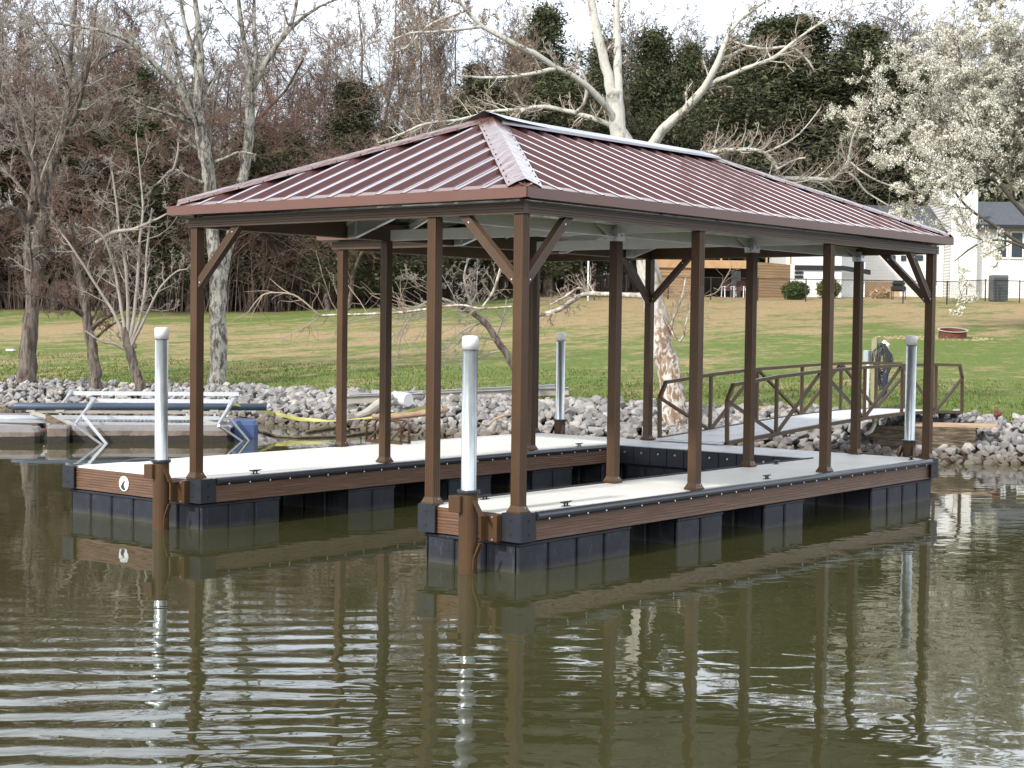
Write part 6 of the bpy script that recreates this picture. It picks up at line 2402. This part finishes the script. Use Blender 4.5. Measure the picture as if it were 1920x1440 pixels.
# undergrowth along the foot of the wood
vs, fs = [], []
UC = []
ru = random.Random(3)
for _ in range(2600):
    px = ru.uniform(-300, 1300)
    tl = interp(px, [0, 450, 700, 950, 1240, 2600], [74, 75, 80, 86, 98, 120])
    d = tl+ru.random()**1.5*22
    p = gp(px, d)
    hh_ = ru.uniform(0.6, 3.2)
    a = ru.uniform(0, 6.28)
    lean = ru.uniform(0.0, 0.35)
    q1 = p+Vector((math.cos(a)*lean*hh_*0.5, math.sin(a)*lean*hh_*0.5, hh_*0.5))
    q2 = p+Vector((math.cos(a)*lean*hh_*1.3, math.sin(a)*lean*hh_*1.3, hh_))
    UC.append(([tuple(p), tuple(q1), tuple(q2)], [0.022, 0.016, 0.008], 3))
    for k in range(4):
        s = q1.lerp(q2, ru.random())
        e = s+Vector((ru.gauss(0, 0.4), ru.gauss(0, 0.4), ru.uniform(0.1, 0.6)))
        UC.append(([tuple(s), tuple(s.lerp(e, 0.5)+Vector((0, 0, 0.05))), tuple(e)], [0.012, 0.01, 0.007], 3))
o = chains_mesh('undergrowth', UC, 'twig_brown')
tag(o, 'brown leafless undergrowth along the foot of the wood', 'undergrowth', kind='stuff')


# shrubs by the houses
def shrub(px, d, w, hgt, mat, lab, seed):
    rng = random.Random(seed)
    cs = []
    for _ in range(420):
        v = Vector((rng.gauss(0, 1), rng.gauss(0, 1), rng.gauss(0, 1))).normalized()*(rng.random()**0.35)
        cs.append((v.x*w/2*(1+0.15*math.sin(v.z*5+seed)), v.y*w/2, hgt*0.5+v.z*hgt/2))
    V, Fc = leaves(rng, cs, 14, 0.07, 0.045)
    t = thing('shrub', lab, 'shrub', gp(px, d))
    me = np_mesh('foliage', V, None, Fc)
    me.materials.append(MT[mat])
    o = bpy.data.objects.new('foliage', me)
    COL.objects.link(o)
    o.parent = t
    MB().tube([(0, 0, -0.1), (0.02, 0, hgt*0.6)], [0.05, 0.02], 6).build('stem', 'twig_dark', t)
shrub(1488, 84.5, 1.35, 0.95, 'shrub', 'round dark green shrub at the corner of the cedar deck', 1)
shrub(1550, 87.5, 1.30, 1.05, 'shrub_y', 'yellow green shrub in front of the white extension', 2)
shrub(1648, 88.5, 0.9, 0.45, 'tan_wood', 'low tan dried shrub at the foot of the brick wall', 4)
# ------------------------------------------------------------------ light and sky
SUN_EL, SUN_AZ = R(36), R(178)        # azimuth counter-clockwise from +x, direction towards the sun
sd = Vector((math.cos(SUN_EL)*math.cos(SUN_AZ), math.cos(SUN_EL)*math.sin(SUN_AZ), math.sin(SUN_EL)))
sun = bpy.data.lights.new('sun', 'SUN')
sun.energy = 3.5
sun.angle = R(4)
sun.color = (1.0, 0.955, 0.89)
so = bpy.data.objects.new('sun', sun)
COL.objects.link(so)
so.rotation_euler = (-sd).to_track_quat('-Z', 'Y').to_euler()
world = bpy.data.worlds.new('World')
scene.world = world
world.use_nodes = True
nt = world.node_tree
nt.nodes.clear()
out = nt.nodes.new('ShaderNodeOutputWorld')
bg = nt.nodes.new('ShaderNodeBackground')
sky = nt.nodes.new('ShaderNodeTexSky')
sky.sky_type = 'NISHITA'
sky.sun_disc = False
sky.sun_elevation = SUN_EL
sky.sun_rotation = PI/2-SUN_AZ
sky.air_density = 1.0
sky.dust_density = 2.5
sky.ozone_density = 1.5
# thin white cloud veil
tc = nt.nodes.new('ShaderNodeTexCoord')
mp = nt.nodes.new('ShaderNodeMapping')
mp.inputs['Scale'].default_value = (1, 1, 3.2)
nz = nt.nodes.new('ShaderNodeTexNoise')
nz.inputs['Scale'].default_value = 2.2
nz.inputs['Detail'].default_value = 6
nz.inputs['Roughness'].default_value = 0.55
nt.links.new(tc.outputs['Generated'], mp.inputs['Vector'])
nt.links.new(mp.outputs[0], nz.inputs['Vector'])
rp = nt.nodes.new('ShaderNodeMapRange')
rp.inputs[1].default_value = 0.30
rp.inputs[2].default_value = 0.62
rp.inputs[3].default_value = 0.55
rp.inputs[4].default_value = 0.97
nt.links.new(nz.outputs['Fac'], rp.inputs['Value'])
mx = nt.nodes.new('ShaderNodeMix')
mx.data_type = 'RGBA'
nt.links.new(rp.outputs[0], mx.inputs[0])
nt.links.new(sky.outputs[0], mx.inputs[6])
mx.inputs[7].default_value = (9.6, 10.1, 10.9, 1)
sp = nt.nodes.new('ShaderNodeSeparateXYZ')
nt.links.new(tc.outputs['Generated'], sp.inputs[0])
gr_ = nt.nodes.new('ShaderNodeMapRange')
gr_.interpolation_type = 'SMOOTHSTEP'
for i_, q_ in ((1, 0.25), (2, 0.95), (3, 2.9), (4, 0.50)):
    gr_.inputs[i_].default_value = q_
nt.links.new(sp.outputs['Z'], gr_.inputs['Value'])
lo_ = nt.nodes.new('ShaderNodeMapRange')
lo_.interpolation_type = 'SMOOTHSTEP'
for i_, q_ in ((1, 0.13), (2, 0.27), (3, 0.42), (4, 1.0)):
    lo_.inputs[i_].default_value = q_
nt.links.new(sp.outputs['Z'], lo_.inputs['Value'])
ml_ = nt.nodes.new('ShaderNodeMath')
ml_.operation = 'MULTIPLY'
nt.links.new(gr_.outputs[0], ml_.inputs[0])
nt.links.new(lo_.outputs[0], ml_.inputs[1])
vm = nt.nodes.new('ShaderNodeVectorMath')
vm.operation = 'SCALE'
nt.links.new(mx.outputs[2], vm.inputs[0])
nt.links.new(ml_.outputs[0], vm.inputs['Scale'])
nt.links.new(vm.outputs[0], bg.inputs['Color'])
bg.inputs['Strength'].default_value = 0.085
nt.links.new(bg.outputs[0], out.inputs['Surface'])
vs_ = scene.view_settings
vs_.view_transform = 'Standard'
vs_.look = 'None'
vs_.exposure = 0.32
vs_.gamma = 1.0
vs_.use_curve_mapping = False
scene.cycles.max_bounces = 6
scene.cycles.transparent_max_bounces = 4
scene.cycles.caustics_reflective = False
scene.cycles.caustics_refractive = False
